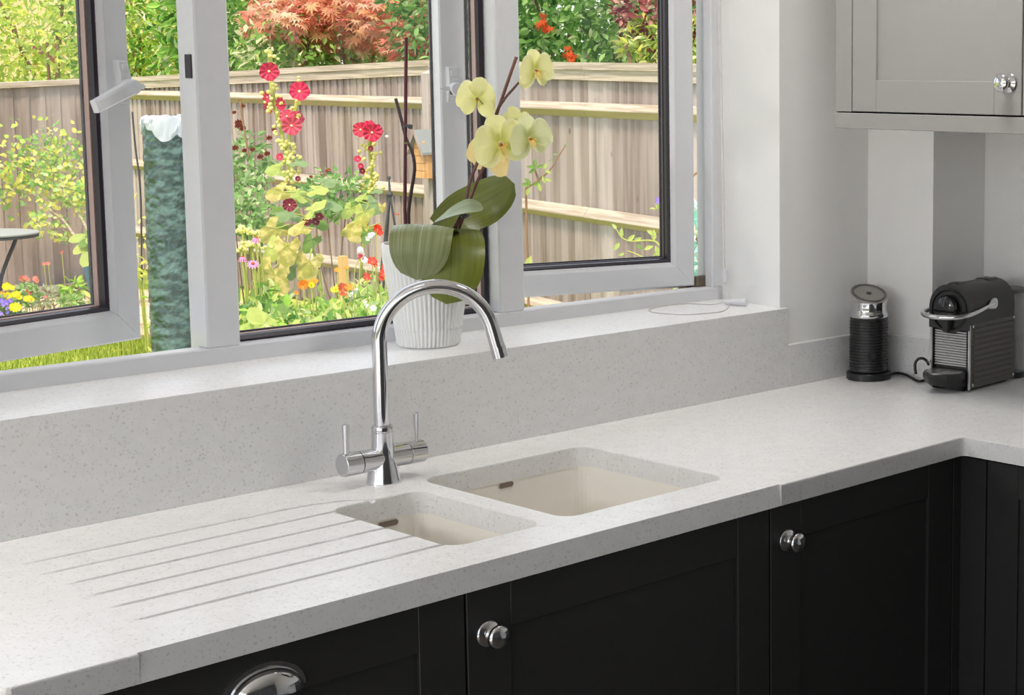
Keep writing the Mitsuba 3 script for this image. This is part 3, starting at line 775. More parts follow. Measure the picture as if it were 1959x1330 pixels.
st = thing('plant_stick', 'upright maroon support stick in the orchid pot', 'plant stick')
part(st, 'stick', tube([(-0.6619,0.1877,1.2714), (-0.6612,0.1888,1.3246), (-0.6327,0.2123,1.6390)], 0.0031, 10), 'stick_maroon', 40)
part(st, 'clip', cat(lathe([(0.0042, -0.002), (0.0046, 0), (0.0042, 0.002)], 12, (-0.6486,0.1983,1.4761)), rbox(-0.0015, 0.0015, -0.0015, 0.0015, -0.0015, 0.0015, 0.0004).apply_translation((-0.6518,0.1897,1.4782)), tube([(-0.6507,0.1914,1.4772), (-0.6450,0.1836,1.4754)], [0.0020, 0.0044, 0.0044], 8, 8)), 'clip_dark', 30)
part(st, 'tie', lathe([(0.0044, -0.0016), (0.0047, 0), (0.0044, 0.0016)], 12, (-0.6497,0.1970,1.4454)), 'tie_green', 30)
st2 = thing('plant_stick', 'slanting brown support stick behind the orchid blooms', 'plant stick')
part(st2, 'stick', tube([(-0.5887,0.1346,1.2769), (-0.5655,0.0990,1.3780), (-0.5553,0.0848,1.4160), (-0.5391,0.0722,1.5029), (-0.5267,0.0642,1.5453), (-0.5085,0.0522,1.6060)], 0.0029, 10), 'stick_brown', 40)
part(st2, 'clip', cat(lathe([(0.0050, -0.0035), (0.0056, 0), (0.0050, 0.0035)], 12, (-0.5995,0.0984,1.3167)), tube([(-0.6058,0.0989,1.3189), (-0.6076,0.0838,1.3141), (-0.5967,0.0865,1.3162)], [0.0024, 0.0048, 0.0030], 8, 8)), 'clip_dark', 30)
part(st2, 'tie', lathe([(0.0054, -0.0012), (0.0058, 0), (0.0054, 0.0012)], 12, (-0.5451,0.0706,1.4972)), 'tie_pale', 30)

# ------------------------------------------------------------------ milk frother
FC = np.array([0.3560, -0.0600, TOP])
fr = thing('milk_frother', 'black ribbed milk frother with a chrome collar and clear slanted lid', 'milk frother')
part(fr, 'base', lathe([(0.0490, 0), (0.0505, 0.0012), (0.0505, 0.0140), (0.0490, 0.0160), (0.0440, 0.0166), (0.0420, 0.0175)], 64, FC), 'black_plastic', 30)
pr = [(0.0400, 0.0178), (0.0428, 0.0186), (0.0434, 0.0205), (0.0434, 0.024)]
z = 0.026
while z < 0.134:
    pr += [(0.0430, z), (0.0436, z + 0.0008), (0.0436, z + 0.0034), (0.0430, z + 0.0042), (0.0412, z + 0.0046), (0.0412, z + 0.0062)]
    z += 0.0068
pr += [(0.0434, 0.1400), (0.0428, 0.1415)]
part(fr, 'body', lathe(pr, 64, FC), 'black_satin', 20)
part(fr, 'collar', lathe([(0.0432, 0.1416), (0.0440, 0.1425), (0.0446, 0.1460), (0.0440, 0.1500), (0.0416, 0.1545), (0.0406, 0.1600), (0.0406, 0.1720), (0.0410, 0.1765), (0.0400, 0.1775)], 64, FC), 'chrome', 40)
tc = np.array([-0.80, -0.60, 0]); rc = np.array([0.60, -0.80, 0])
nl = vdir(UP + 0.36 * tc + 0.16 * rc)


def lid_z(x, y):
    return 0.1935 - (nl[0] * x + nl[1] * y) / nl[2]


def lid_ring(r0, r1, dz, th):
    n = 64
    a = np.arange(n) * 2 * np.pi / n
    V = []
    for r, o in ((r0, 0), (r1, 0), (r1, th), (r0, th)):
        x, y = r * np.cos(a), r * np.sin(a)
        V.append(np.stack([x, y, lid_z(x, y) + dz + o], 1))
    f = []
    for k in range(4):
        k2 = (k + 1) % 4; j = np.arange(n); j2 = (j + 1) % n
        f += [np.stack([k * n + j, k2 * n + j, k2 * n + j2], 1), np.stack([k * n + j, k2 * n + j2, k * n + j2], 1)]
    return trimesh.Trimesh(np.vstack(V) + FC, np.vstack(f), process=False)


n = 64
a = np.arange(n) * 2 * np.pi / n
V = []
for r, top in ((0.0428, 0), (0.0440, 1), (0.0425, 1), (0.0415, 0)):
    x, y = r * np.cos(a), r * np.sin(a)
    V.append(np.stack([x, y, np.maximum(lid_z(x, y) + 0.002, 0.1790) if top else np.full(n, 0.1772)], 1))
f = []
for k in range(4):
    k2 = (k + 1) % 4; j = np.arange(n); j2 = (j + 1) % n
    f += [np.stack([k * n + j, k2 * n + j, k2 * n + j2], 1), np.stack([k * n + j, k2 * n + j2, k * n + j2], 1)]
lid = take(fr + '__lid')
lab(lid, 'clear lid tilted towards the front')
part(lid, 'rim', trimesh.Trimesh(np.vstack(V) + FC, np.vstack(f), process=False), 'lid_clear', 30)
part(lid, 'seal', lid_ring(0.0345, 0.0385, -0.0005, 0.003), 'lid_seal', 30)
part(lid, 'cover', lid_ring(0.0002, 0.0424, -0.001, 0.0015), 'lid_grey', 30)
lw = lambda x, y: [*(x * rc + y * np.cross(nl, rc)), 0]
mk = []
for sx_, sy_ in ((-0.005, -0.003), (0.005, -0.003), (0.005, 0.003), (-0.005, 0.003)):
    p = sx_ * rc + 0.006 * tc * 0 + sy_ * tc * 1.6
    mk.append([p[0] + FC[0], p[1] + FC[1], lid_z(p[0], p[1]) + 0.0008 + FC[2]])
    mk.append([p[0] + FC[0], p[1] + FC[1], lid_z(p[0], p[1]) + 0.0016 + FC[2]])
part(lid, 'mark', hull(mk), 'black_plastic', False)
bd = vdir(tc * 0.97 + rc * 0.24)
btn = orient(lathe([(0.0105, 0), (0.0105, 0.0016), (0.0092, 0.0018), (0.0090, 0.0012), (0.0072, 0.0012), (0.0068, 0.0022), (0.0005, 0.0024)], 32), bd, FC + bd * 0.0425 + np.array([0, 0, 0.0585]))
part(fr, 'button', btn, 'black_plastic', 30)
part(fr, 'cable', tube([FC + rc * 0.046 + np.array([0, 0, 0.006]) - 0.01 * tc, (0.4235,-0.0842,0.9053), (0.4225,-0.1054,0.9061), (0.4172,-0.1316,0.9032), (0.3950,-0.1668,0.9032), (0.3934,-0.1849,0.9032), (0.4610,-0.1712,0.9032)], 0.0030, 8, 40), 'black_plastic', 60)

# ------------------------------------------------------------------ coffee machine
cu = vdir([0.9976, 0.07, 0]); cv = np.array([cu[1], -cu[0], 0.0])
CO = np.array([0.3615, -0.2385, TOP])
CMt = np.eye(4); CMt[:3, 0], CMt[:3, 1], CMt[:3, 2], CMt[:3, 3] = cu, cv, (0, 0, 1), CO
CWD = 0.0985


def cm(m):
    m = tm(m).copy(); m.apply_transform(CMt); m.fix_normals(); return m


cfm = thing('coffee_machine', 'compact black capsule coffee machine with ribbed grey sides', 'coffee machine')
mid = CWD / 2
DEP = 0.178
HR, HZ = 0.0535, 0.1800
hoodp = sg.Point(0, 0).buffer(HR, quad_segs=16).union(sg.box(-HR, -0.045, HR, 0))
hoodm = prism(hoodp, 0, DEP + 0.004)
Rx = np.array([[0, 0, 1, -0.004], [1, 0, 0, mid], [0, 1, 0, HZ], [0, 0, 0, 1.0]])
hoodm.apply_transform(Rx)
part(cfm, 'hood', cm(hoodm), 'black_satin', 30)
part(cfm, 'body', cm(rbox(0.006, DEP - 0.004, 0.004, CWD - 0.004, 0.004, 0.150, 0.003)), 'black_plastic', 30)
part(cfm, 'feet', cm(rbox(0.010, DEP - 0.01, 0.010, CWD - 0.010, 0.0, 0.006, 0.001)), 'black_plastic', 30)
part(cfm, 'top_flap', cm(hull([(u, mid + w, HZ + h) for u, w, h in [(0.012, -0.018, 0.0500), (0.012, 0.018, 0.0500), (0.034, -0.016, 0.0515), (0.034, 0.016, 0.0515), (0.012, -0.012, 0.0545), (0.012, 0.012, 0.0545), (0.034, -0.010, 0.0555), (0.034, 0.010, 0.0555)]])), 'black_plastic', 30)
part(cfm, 'rear_button', cm(hull([(u, mid + w, HZ + h) for u, w, h in [(0.122, -0.020, 0.0495), (0.122, 0.020, 0.0495), (0.165, -0.020, 0.0495), (0.165, 0.020, 0.0495), (0.126, -0.014, 0.0550), (0.126, 0.014, 0.0550), (0.161, -0.014, 0.0550), (0.161, 0.014, 0.0550)]])), 'black_plastic', 30)
fx = np.array([-1.0, 0, 0])
part(cfm, 'front_ring', cm(orient(lathe([(0.0465, 0), (0.0465, 0.003), (0.0440, 0.005), (0.0425, 0.003), (0.0420, 0.001)], 56), fx, (-0.004, mid, HZ - 0.003))), 'black_satin', 35)
part(cfm, 'front_disc', cm(orient(lathe([(0.0420, 0.0), (0.0415, 0.0018), (0.0005, 0.0022)], 56), fx, (-0.004, mid, HZ - 0.003))), 'black_gloss', 35)
part(cfm, 'brew_head', cm(orient(lathe([(0.0290, 0), (0.0285, 0.010), (0.0250, 0.017), (0.0160, 0.0205), (0.0005, 0.0215)], 40), fx, (-0.006, mid, HZ + 0.002))), 'black_gloss', 40)
part(cfm, 'spout', cm(hull([(-0.006, mid - 0.018, 0.170), (-0.006, mid + 0.018, 0.170), (-0.024, mid - 0.010, 0.165), (-0.024, mid + 0.010, 0.165), (-0.008, mid - 0.006, 0.130), (-0.008, mid + 0.006, 0.130), (-0.020, mid - 0.005, 0.130), (-0.020, mid + 0.005, 0.130)])), 'black_plastic', 30)
# chrome lever bow with its flat ends
LZ = 0.176
bow = [(0.086, CWD + 0.009, LZ + 0.010), (0.060, CWD + 0.009, LZ + 0.006), (0.020, CWD + 0.009, LZ - 0.001), (-0.020, CWD + 0.006, LZ - 0.006), (-0.044, CWD - 0.012, LZ - 0.008), (-0.056, mid, LZ - 0.009), (-0.044, 0.012, LZ - 0.008), (-0.020, -0.006, LZ - 0.006), (0.020, -0.009, LZ - 0.001), (0.060, -0.009, LZ + 0.006), (0.086, -0.009, LZ + 0.010)]
lv = take(cfm + '__lever')
lab(lv, 'polished chrome lever bow')
part(lv, 'bow', cm(tube(bow, [0.0036, 0.0042, 0.0052, 0.0056, 0.0056, 0.0056, 0.0052, 0.0042, 0.0036], 14, 80)), 'chrome', 60)
for vv_ in (CWD + 0.006, -0.010):
    part(lv, 'pivot', cm(hull([(0.088 + 0.012 * math.cos(t), vv_ + e, LZ + 0.011 + 0.012 * math.sin(t)) for t in np.linspace(0, 2 * math.pi, 18) for e in (0, 0.004)] + [(0.062, vv_ + e, LZ + 0.006 + h) for e in (0, 0.004) for h in (-0.004, 0.004)])), 'chrome', 30)
    part(lv, 'pivot_screw', cm(orient(lathe([(0.0050, 0), (0.0050, 0.001), (0.0036, 0.0014), (0.0005, 0.0014)], 20), (0, 1 if vv_ > 0 else -1, 0), (0.088, vv_ + (0.004 if vv_ > 0 else 0), LZ + 0.011))), 'steel_brushed', 30)
# ribbed side panels with corner screws
PZ0, PZ1 = 0.006, 0.152
for side in (0, 1):
    v0 = CWD - 0.001 if side else -0.003
    pk = take(cfm + '__side_panel')
    part(pk, 'plate', cm(rbox(0.0, DEP + 0.006, v0, v0 + 0.004, PZ0, PZ1, 0.001)), 'panel_grey', 30)
    ribs = []
    for q in range(11):
        zc = PZ0 + 0.012 + q * 0.0122
        y0, y1 = (v0 + 0.003, v0 + 0.0062) if side else (v0 - 0.0022, v0 + 0.001)
        part(pk, 'rib', cm(rbox(0.013, DEP - 0.002, y0, y1, zc, zc + 0.0098, 0.0022)), 'panel_grey', 30)
    part(pk, 'edge_trim', cm(rbox(-0.0035, 0.0015, v0 - 0.0005, v0 + 0.0065, PZ0 - 0.002, PZ1 - 0.004, 0.002)), 'steel_brushed', 30)
    for su, szz in ((0.010, PZ1 - 0.009), (DEP - 0.002, PZ1 - 0.006), (0.010, PZ0 + 0.008), (DEP - 0.002, PZ0 + 0.009)):
        part(pk, 'screw', cm(orient(lathe([(0.0034, 0), (0.0034, 0.0016), (0.0020, 0.0024), (0.0004, 0.0025)], 14), (0, 1 if side else -1, 0), (su, v0 + (0.0045 if side else 0), szz))), 'chrome', 30)
# ribbed steel front and drip tray
for q in range(14):
    part(cfm, 'front_rib', cm(rbox(0.0005, 0.0075, 0.006, CWD - 0.006, 0.052 + q * 0.0058, 0.052 + q * 0.0058 + 0.0046, 0.0018)), 'steel_brushed', 30)
half = sg.Polygon([(0.006, 0.003), (0.006, CWD - 0.003), (-0.030, CWD - 0.004), (-0.058, CWD - 0.018), (-0.073, CWD - 0.040), (-0.075, mid), (-0.073, 0.040), (-0.058, 0.018), (-0.030, 0.004)]).buffer(0.004).buffer(-0.004)
def xy(poly, z): return [(x, y, z) for x, y in list(poly.exterior.coords)]
low = sg.box(-0.006, 0.010, 0.02, CWD - 0.010)
tr = take(cfm + '__drip_tray')
lab(tr, 'black rounded drip tray with steel grid')
part(tr, 'tray', cm(cat(hull(xy(half, 0.044) + xy(half, 0.034) + xy(affinity.translate(affinity.scale(half, 0.9, 0.94, origin=(0.006, mid)), 0, 0), 0.022) + xy(low, 0.002)))), 'black_satin', 35)
part(tr, 'grid', cm(prism(half.buffer(-0.006).difference(sg.box(-0.040, mid - 0.0022, -0.002, mid + 0.0022)), 0.0438, 0.0458)), 'steel_brushed', 30)
part(tr, 'grid_slot', cm(box(-0.040, -0.002, mid - 0.0022, mid + 0.0022, 0.0436, 0.0441)), 'black_plastic', False)
part(cfm, 'cup_hook', tube([(0.3376,-0.2139,0.9295), (0.3384,-0.2108,0.9513), (0.3439,-0.2158,0.9628), (0.3503,-0.2239,0.9641), (0.3548,-0.2308,0.9584), (0.3409,-0.2465,0.9550)], 0.0030, 10, 30), 'black_plastic', 60)
tk = take(cfm + '__water_tank')
lab(tk, 'clear water tank at the rear')
TKC = (DEP + 0.047, mid + 0.012, 0)
part(tk, 'shell', cm(lathe([(0.034, 0.012), (0.036, 0.014), (0.0365, 0.196), (0.035, 0.1965)], 40, TKC)), 'lid_clear', 30)
part(tk, 'cap', cm(lathe([(0.034, 0.1966), (0.0385, 0.1975), (0.0385, 0.2035), (0.034, 0.206), (0.001, 0.207)], 40, TKC)), 'lid_seal', 30)
part(tk, 'foot', cm(lathe([(0.035, 0.0), (0.037, 0.001), (0.037, 0.010), (0.034, 0.0118)], 40, TKC)), 'black_plastic', 30)
cbl = thing('power_cable', 'black power cable hanging behind the coffee machine at the picture edge', 'cable')
part(cbl, 'cable', tube([(0.7689,-0.2431,1.0354), (0.7513,-0.2255,1.0077), (0.7367,-0.2136,0.9702), (0.7379,-0.2244,0.9231), (0.6503,-0.3027,0.9032), (0.6638,-0.3495,0.9032)], 0.0030, 8, 40), 'black_plastic', 60)

# ================================================================== the garden
GZ = -0.25
vc = {'type': 'mesh_attribute', 'name': 'vertex_color'}
scene['foliage'] = {'type': 'principledthin', 'base_color': vc, 'roughness': 0.45, 'diff_trans': 0.75, 'eta': 1.4}


def wood_tex(a, b, c, moss=0.0):
    def fn(p, n, uv):
        g = mikit.fbm(p.x * 34, p.y * 34, p.z * 1.3, 3)
        w = mikit.fbm(p.x * 7 + 4, p.y * 7, p.z * 0.9, 3)
        k = mikit.noise(p.x * 13, p.y * 13, p.z * 8)
        col = mikit.mix(mi.Color3f(a), mi.Color3f(b), mikit.smoothstep(0.30, 0.70, g))
        col = mikit.mix(col, mi.Color3f(c), mikit.smoothstep(0.40, 0.75, w) * 0.7)
        return mikit.mix(col, mi.Color3f(0.16, 0.13, 0.12), mikit.smoothstep(0.93, 0.98, k) * 0.7)
    return fn


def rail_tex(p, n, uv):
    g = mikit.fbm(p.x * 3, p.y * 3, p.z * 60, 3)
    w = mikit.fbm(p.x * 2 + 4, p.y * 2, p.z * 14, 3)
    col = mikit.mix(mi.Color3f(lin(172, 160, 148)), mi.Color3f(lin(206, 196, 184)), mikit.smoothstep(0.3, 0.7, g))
    olive = mikit.mix(mi.Color3f(lin(158, 152, 100)), mi.Color3f(lin(182, 172, 124)), w)
    return mikit.mix(col, olive, dr.select(n.z < -0.2, 0.9, 0.25 * w))  # downward faces take the olive tone, the others only a little of it


mat('board_grey', rough=0.85, spec=0.2, tex=wood_tex(lin(138, 126, 121), lin(164, 152, 148), lin(182, 173, 170)))
mat('board_pale', rough=0.85, spec=0.2, tex=wood_tex(lin(150, 139, 134), lin(176, 166, 162), lin(194, 186, 183)))
mat('board_brown', rough=0.85, spec=0.2, tex=wood_tex(lin(124, 111, 104), lin(150, 138, 131), lin(170, 160, 154)))
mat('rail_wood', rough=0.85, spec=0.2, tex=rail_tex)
mat('stake_wood', lin(226, 186, 120), rough=0.7)
mat('birdbox_wood', rough=0.7, tex=wood_tex(lin(206, 158, 104), lin(232, 188, 134), lin(214, 168, 112)))
mat('roof_felt', lin(150, 160, 164), rough=0.8)
mat('bloom_crimson', lin(196, 34, 78), rough=0.5, sheen=0.5)
mat('bloom_rose', lin(206, 72, 100), rough=0.5, sheen=0.5)
mat('bloom_dark', lin(118, 16, 48), rough=0.5)
mat('bloom_cream', lin(246, 240, 176), rough=0.6)
mat('bloom_red', lin(232, 66, 48), rough=0.5)
mat('bloom_pink', lin(236, 140, 200), rough=0.5)
mat('bloom_white', lin(244, 244, 250), rough=0.5)
mat('bloom_yellow', lin(250, 216, 20), rough=0.5)
mat('bloom_orange', lin(250, 150, 20), rough=0.5)
mat('bloom_rust', lin(190, 80, 30), rough=0.5)
mat('bloom_violet', lin(150, 130, 224), rough=0.5)
mat('bloom_salmon', lin(240, 150, 140), rough=0.5)
mat('dead_head', lin(150, 70, 50), rough=0.8)
mat('bud_green', lin(230, 228, 140), rough=0.5)
mat('stem_plant', lin(170, 180, 90), rough=0.6)
mat('twig', lin(140, 112, 84), rough=0.8)
mat('metal_dark', lin(76, 80, 88), rough=0.5, metal=0.4)
mat('table_grey', lin(150, 158, 164), rough=0.3)
mat('pot_blue', lin(70, 124, 156), rough=0.35)
mat('pot_turquoise', lin(110, 160, 158), rough=0.3)
mat('house_wall', lin(236, 196, 150), rough=0.9)
mat('house_brown', lin(120, 70, 56), rough=0.7)
mat('tarp_grey', lin(176, 188, 194), rough=0.35)


def ground_tex(p, n, uv):
    a = mikit.fbm(p.x * 3, p.y * 3, 0, 4)
    return mikit.mix(mi.Color3f(lin(120, 140, 56)), mi.Color3f(lin(168, 178, 90)), mikit.smoothstep(0.35, 0.65, a))


def tarp_tex(p, n, uv):
    a = mikit.fbm(p.x * 22, p.y * 22, p.z * 40, 3)
    return mikit.mix(mi.Color3f(lin(36, 62, 57)), mi.Color3f(lin(78, 108, 102)), mikit.smoothstep(0.35, 0.7, a))


mat('lawn', rough=0.9, spec=0.1, tex=ground_tex)
mat('tarp_green', rough=0.25, spec=0.8, coat=0.5, tex=tarp_tex)
mat('soil', lin(92, 74, 58), rough=0.95)
for i_, c_ in enumerate([(206, 178, 156), (222, 200, 180), (196, 170, 150)]):
    mat(f'slab_{i_}', lin(*c_), rough=0.85)
solo('ground', box(-60, 80, 0.305, 90, GZ - 0.3, GZ), 'lawn', 'lawn and garden soil outside the kitchen window', smooth=False, kind='structure')

mat('bounce_stone', lin(196, 194, 190), rough=0.85)
solo('bounce_slab', cat(box(-14, -3.07, -9, 5.0, GZ, GZ + 0.03), box(-3.07, 3.4, 0.31, 4.6, GZ, GZ + 0.03)), 'bounce_stone', 'unseen pale slab added along the house to bounce neutral light indoors', smooth=False, kind='structure')  # unseen slab, added to whiten and lift the light bounced indoors

# ------------------------------------------------------------------ fences
def fence(key, label, A, B, z0, zc0, zc1, pitch, rails, posts, face, seed, cap=True):
    """Close-board fence from A to B (plan); face = unit plan vector towards the viewer."""
    r_ = np.random.default_rng(seed)
    A, B, face = np.asarray(A, float), np.asarray(B, float), np.asarray(face, float)
    L = np.linalg.norm(B - A); t = (B - A) / L
    k = thing(key, label, 'fence')
    M = np.eye(4); M[:2, 0], M[:2, 1], M[:3, 2], M[:2, 3] = t, face, (0, 0, 1), A

    def w(m):
        m = tm(m).copy(); m.apply_transform(M); m.fix_normals(); return m
    n = int(L / pitch)
    for i in range(n):
        s0 = i * pitch; s1 = s0 + pitch * 1.12
        zc = zc0 + (zc1 - zc0) * (s0 / L) - 0.05
        o = r_.uniform(-0.003, 0.003); lean = r_.uniform(-0.004, 0.004)
        P = [(sx0 + lean * q, d + o, z) for z, q in ((z0 + r_.uniform(0, 0.03), 0), (zc, 1)) for sx0, d in ((s0 + 0.002, -0.012), (s0 + 0.002, 0.010), (s1, -0.010), (s1, -0.004))]
        part(k, 'board', w(hull(P)), ('board_grey', 'board_pale', 'board_brown', 'board_grey')[r_.integers(4)], False)
    for zt, zm, zb in rails:
        for a in np.arange(0, L - 0.05, 2.4):
            b = min(a + 2.396, L)
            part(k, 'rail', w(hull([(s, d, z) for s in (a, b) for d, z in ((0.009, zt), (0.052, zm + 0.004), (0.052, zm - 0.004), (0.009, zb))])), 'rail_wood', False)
    if cap:
        for a in np.arange(0, L - 0.05, 2.4):
            b = min(a + 2.397, L)
            za, zb_ = zc0 + (zc1 - zc0) * a / L, zc0 + (zc1 - zc0) * b / L
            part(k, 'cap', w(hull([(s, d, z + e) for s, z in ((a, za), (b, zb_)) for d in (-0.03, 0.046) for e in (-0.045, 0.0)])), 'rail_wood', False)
            if rails:
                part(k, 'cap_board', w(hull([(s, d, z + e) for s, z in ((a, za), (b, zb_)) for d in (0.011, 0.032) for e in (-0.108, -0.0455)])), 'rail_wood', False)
    for s, zt in posts:
        part(k, 'post', w(hull([(s + a, d, z) for a in (-0.045, 0.045) for d in (-0.01, 0.080) for z in (z0, zt)] + [(s, 0.035, zt + 0.03)])), 'board_pale', False)
    return k


RA = [(1.431, 1.388, 1.342), (0.790, 0.733, 0.693), (0.16, 0.105, 0.06)]
tR = np.array([-0.2167, -0.9762]); E1 = np.array([4.666, 7.857]); E2 = np.array([5.033, 13.85])
fence('garden_fence', 'weathered timber fence with olive-bottomed rails seen through the right sash', E1, E1 + tR * 6.0, GZ, 1.694, 1.645, 0.100, RA, [], (-0.9762, 0.2167), 5)
tL = (E2 - E1) / np.linalg.norm(E2 - E1)
fence('garden_fence', 'weathered timber fence with rails behind the tall red hollyhocks', E1, E2, GZ, 1.700, 1.520, 0.100, RA, [(0.0, 1.60)], (-tL[1], tL[0]), 6)
R1 = np.array([3.960, 11.630]); tB = np.array([-0.9949, -0.1005])
fence('garden_fence', 'grey timber fence without rails behind the round garden table', R1, R1 + tB * 8.0, GZ, 1.533, 1.10, 0.125, [], [(-0.02, 1.5)], (0.1005, -0.9949), 7)
solo('foot_strip', hull([(R1 + tB * s + np.array([0.1005, -0.9949]) * d).tolist() + [z] for s in (0.0, 4.0) for d in (0.06, 0.16) for z in (GZ, GZ + 0.11)]), 'board_brown', 'low brown strip at the foot of the grey fence', 'edging', False)  # low brown strip along the fence foot

# ------------------------------------------------------------------ paving, grass
pav = thing('patio', 'pinkish stone paving in front of the grey fence', 'paving')
rs = np.random.default_rng(3)
nB = np.array([0.1005, -0.9949])
row = 0.22
for rI in range(5):
    dep = rs.uniform(0.40, 0.58); s = -0.3 + rs.uniform(0, 0.4)
    while s < 5.0:
        ln = rs.uniform(0.45, 0.8)
        P = [(R1 + tB * (s + a) + nB * (row + b)).tolist() + [z] for a in (0.006, ln - 0.006) for b in (0.006, dep - 0.006) for z in (GZ - 0.02, GZ + 0.025 + rs.uniform(0, 0.004))]
        part(pav, 'slab', hull(P), f'slab_{rs.integers(3)}', False)
        s += ln
    row += dep


def blades(n, xy, h, seed, cols):
    r = np.random.default_rng(seed)
    x, y = xy(r, n)
    a = r.uniform(0, 2 * np.pi, n); hh = h * r.uniform(0.5, 1.2, n); w = 0.0035
    b = np.stack([x, y, np.full(n, GZ - 0.002)], 1)
    s = np.stack([np.cos(a), np.sin(a), a * 0], 1) * w
    tip = b + np.stack([np.cos(a + 1.6) * hh * 0.35, np.sin(a + 1.6) * hh * 0.35, hh], 1)
    V = np.stack([b - s, b + s, tip], 1).reshape(-1, 3)
    F = np.arange(3 * n).reshape(-1, 3)
    C = np.repeat(np.asarray([lin(*c) for c in cols])[r.integers(len(cols), size=n)], 3, 0)
    return trimesh.Trimesh(V, F, process=False), C


m, c = blades(26000, lambda r, n: (r.uniform(0.2, 3.4, n), r.uniform(6.6, 9.35, n)), 0.055, 4, [(150, 172, 70), (176, 190, 96), (190, 200, 110), (120, 148, 56)])
solo('grass', m, 'foliage', 'short sunlit lawn grass below the open left sash', 'grass', False, kind='stuff', color=c)

# ------------------------------------------------------------------ foliage
LT = np.array([[0, 0, 0], [0.34, 0.5, 0.10], [0.34, -0.5, 0.10], [0.70, 0.40, 0.07], [0.70, -0.40, 0.07], [1.0, 0, -0.06], [0.5, 0, 0.0]])
LF = np.array([[0, 2, 6], [0, 6, 1], [2, 4, 6], [1, 6, 3], [4, 5, 6], [6, 5, 3]])
NL = np.array([[0, 0, 0], [0.4, 0.5, 0.05], [0.4, -0.5, 0.05], [1.0, 0, -0.05]])
NF = np.array([[0, 2, 1], [1, 2, 3]])


def star(k=7):
    v, f = [[0, 0, 0]], []
    for i in range(k):
        a = (i - (k - 1) / 2) * 0.62
        Lr = 1.0 - 0.11 * abs(i - (k - 1) / 2)
        d, s = np.array([math.cos(a), math.sin(a)]), np.array([-math.sin(a), math.cos(a)])
        n0 = len(v)
        for q, w in ((0.45, 0.12), (0.45, -0.12)):
            v.append([*(d * q * Lr + s * w), 0.02])
        v.append([*(d * Lr), -0.10])
        f += [[0, n0 + 1, n0], [n0, n0 + 1, n0 + 2]]
    return np.array(v, float), np.array(f)


ST, SF = star()


def mesh_leaves(P, D, N, L, W, cols, tpl=(LT, LF), r=None):
    V, F = tpl
    D = D / (np.linalg.norm(D, axis=1, keepdims=True) + 1e-9)
    S = np.cross(N, D); S /= np.linalg.norm(S, axis=1, keepdims=True) + 1e-9
    N = np.cross(D, S)
    v = P[:, None] + V[None, :, 0:1] * (L[:, None] * D)[:, None] + V[None, :, 1:2] * (W[:, None] * S)[:, None] + V[None, :, 2:3] * (L[:, None] * N)[:, None]
    n, k = len(P), len(V)
    f = (np.arange(n)[:, None, None] * k + F[None]).reshape(-1, 3)
    return trimesh.Trimesh(v.reshape(-1, 3), f, process=False), np.repeat(cols, k, 0)


def palette(r, n, cols, jit=0.15):
    base = np.asarray([lin(*c) for c in cols])[r.integers(len(cols), size=n)]
    base = np.clip(base * 1.45, 0, 0.88)
    hi = r.uniform(0, 1, (n, 1)) < 0.14  # some leaves are paled, painting glossy highlights into their colour
    base = np.where(hi, base * 0.45 + np.array([0.42, 0.46, 0.30]), base)
    return np.clip(base * r.uniform(1 - jit, 1 + jit, (n, 1)), 0, 0.92)


def scatter(r, n, c, rad, shell):
    d = r.normal(size=(n, 3)); d /= np.linalg.norm(d, axis=1, keepdims=True)
    q = r.uniform(shell ** 3, 1, n) ** (1 / 3)
    bump = 0.82 + 0.36 * meshkit.noise(d * 2.6 + np.asarray(c) * 3.1, 5)
    return np.asarray(c) + d * q[:, None] * bump[:, None] * np.asarray(rad), d


# lobed hollyhock leaf
def lobed():
    k = 26
    a = np.linspace(-2.55, 2.55, k)
    rr = 0.62 + 0.16 * np.cos(a * 2.46) - 0.05 * np.abs(a) + 0.03 * np.cos(a * 12)
    v = [[0, 0, 0]] + [[r * math.cos(t) + 0.12, r * math.sin(t), 0.05 * math.cos(5 * t) - 0.16 * r * r] for t, r in zip(a, rr)]
    mid_ = [[0.55 * (x - 0.06) + 0.03, 0.55 * y, 0.55 * z + 0.05] for x, y, z in v[1:]]
    V = np.array(v + mid_)
    f = []
    for i in range(1, k):
        f += [[0, k + i, k + i + 1], [k + i, i, i + 1], [k + i, i + 1, k + i + 1]]
    return V, np.array(f)


LOB, LOF = lobed()


PARTS = {}


def leaf_part(parent, name, P, D, N, L, W, b, tpl='leaf'):
    """One leaf of its own: a shared mesh under its own to_world."""
    if (tpl, b) not in PARTS:
        V, F = {'leaf': (LT, LF), 'star': (ST, SF), 'lobed': (LOB, LOF)}[tpl]
        PARTS[(tpl, b)] = mikit.ply(trimesh.Trimesh(V, F, process=False), b, False)
    D = vdir(D); S = np.cross(N, D); S = S / (np.linalg.norm(S) + 1e-9); N = np.cross(D, S)
    M = np.eye(4); M[:3, 0], M[:3, 1], M[:3, 2], M[:3, 3] = D * L, S * W, N * L, P
    key = take(parent + '__' + name)
    scene[key] = {**PARTS[(tpl, b)], 'to_world': T(M.tolist())}
    return key


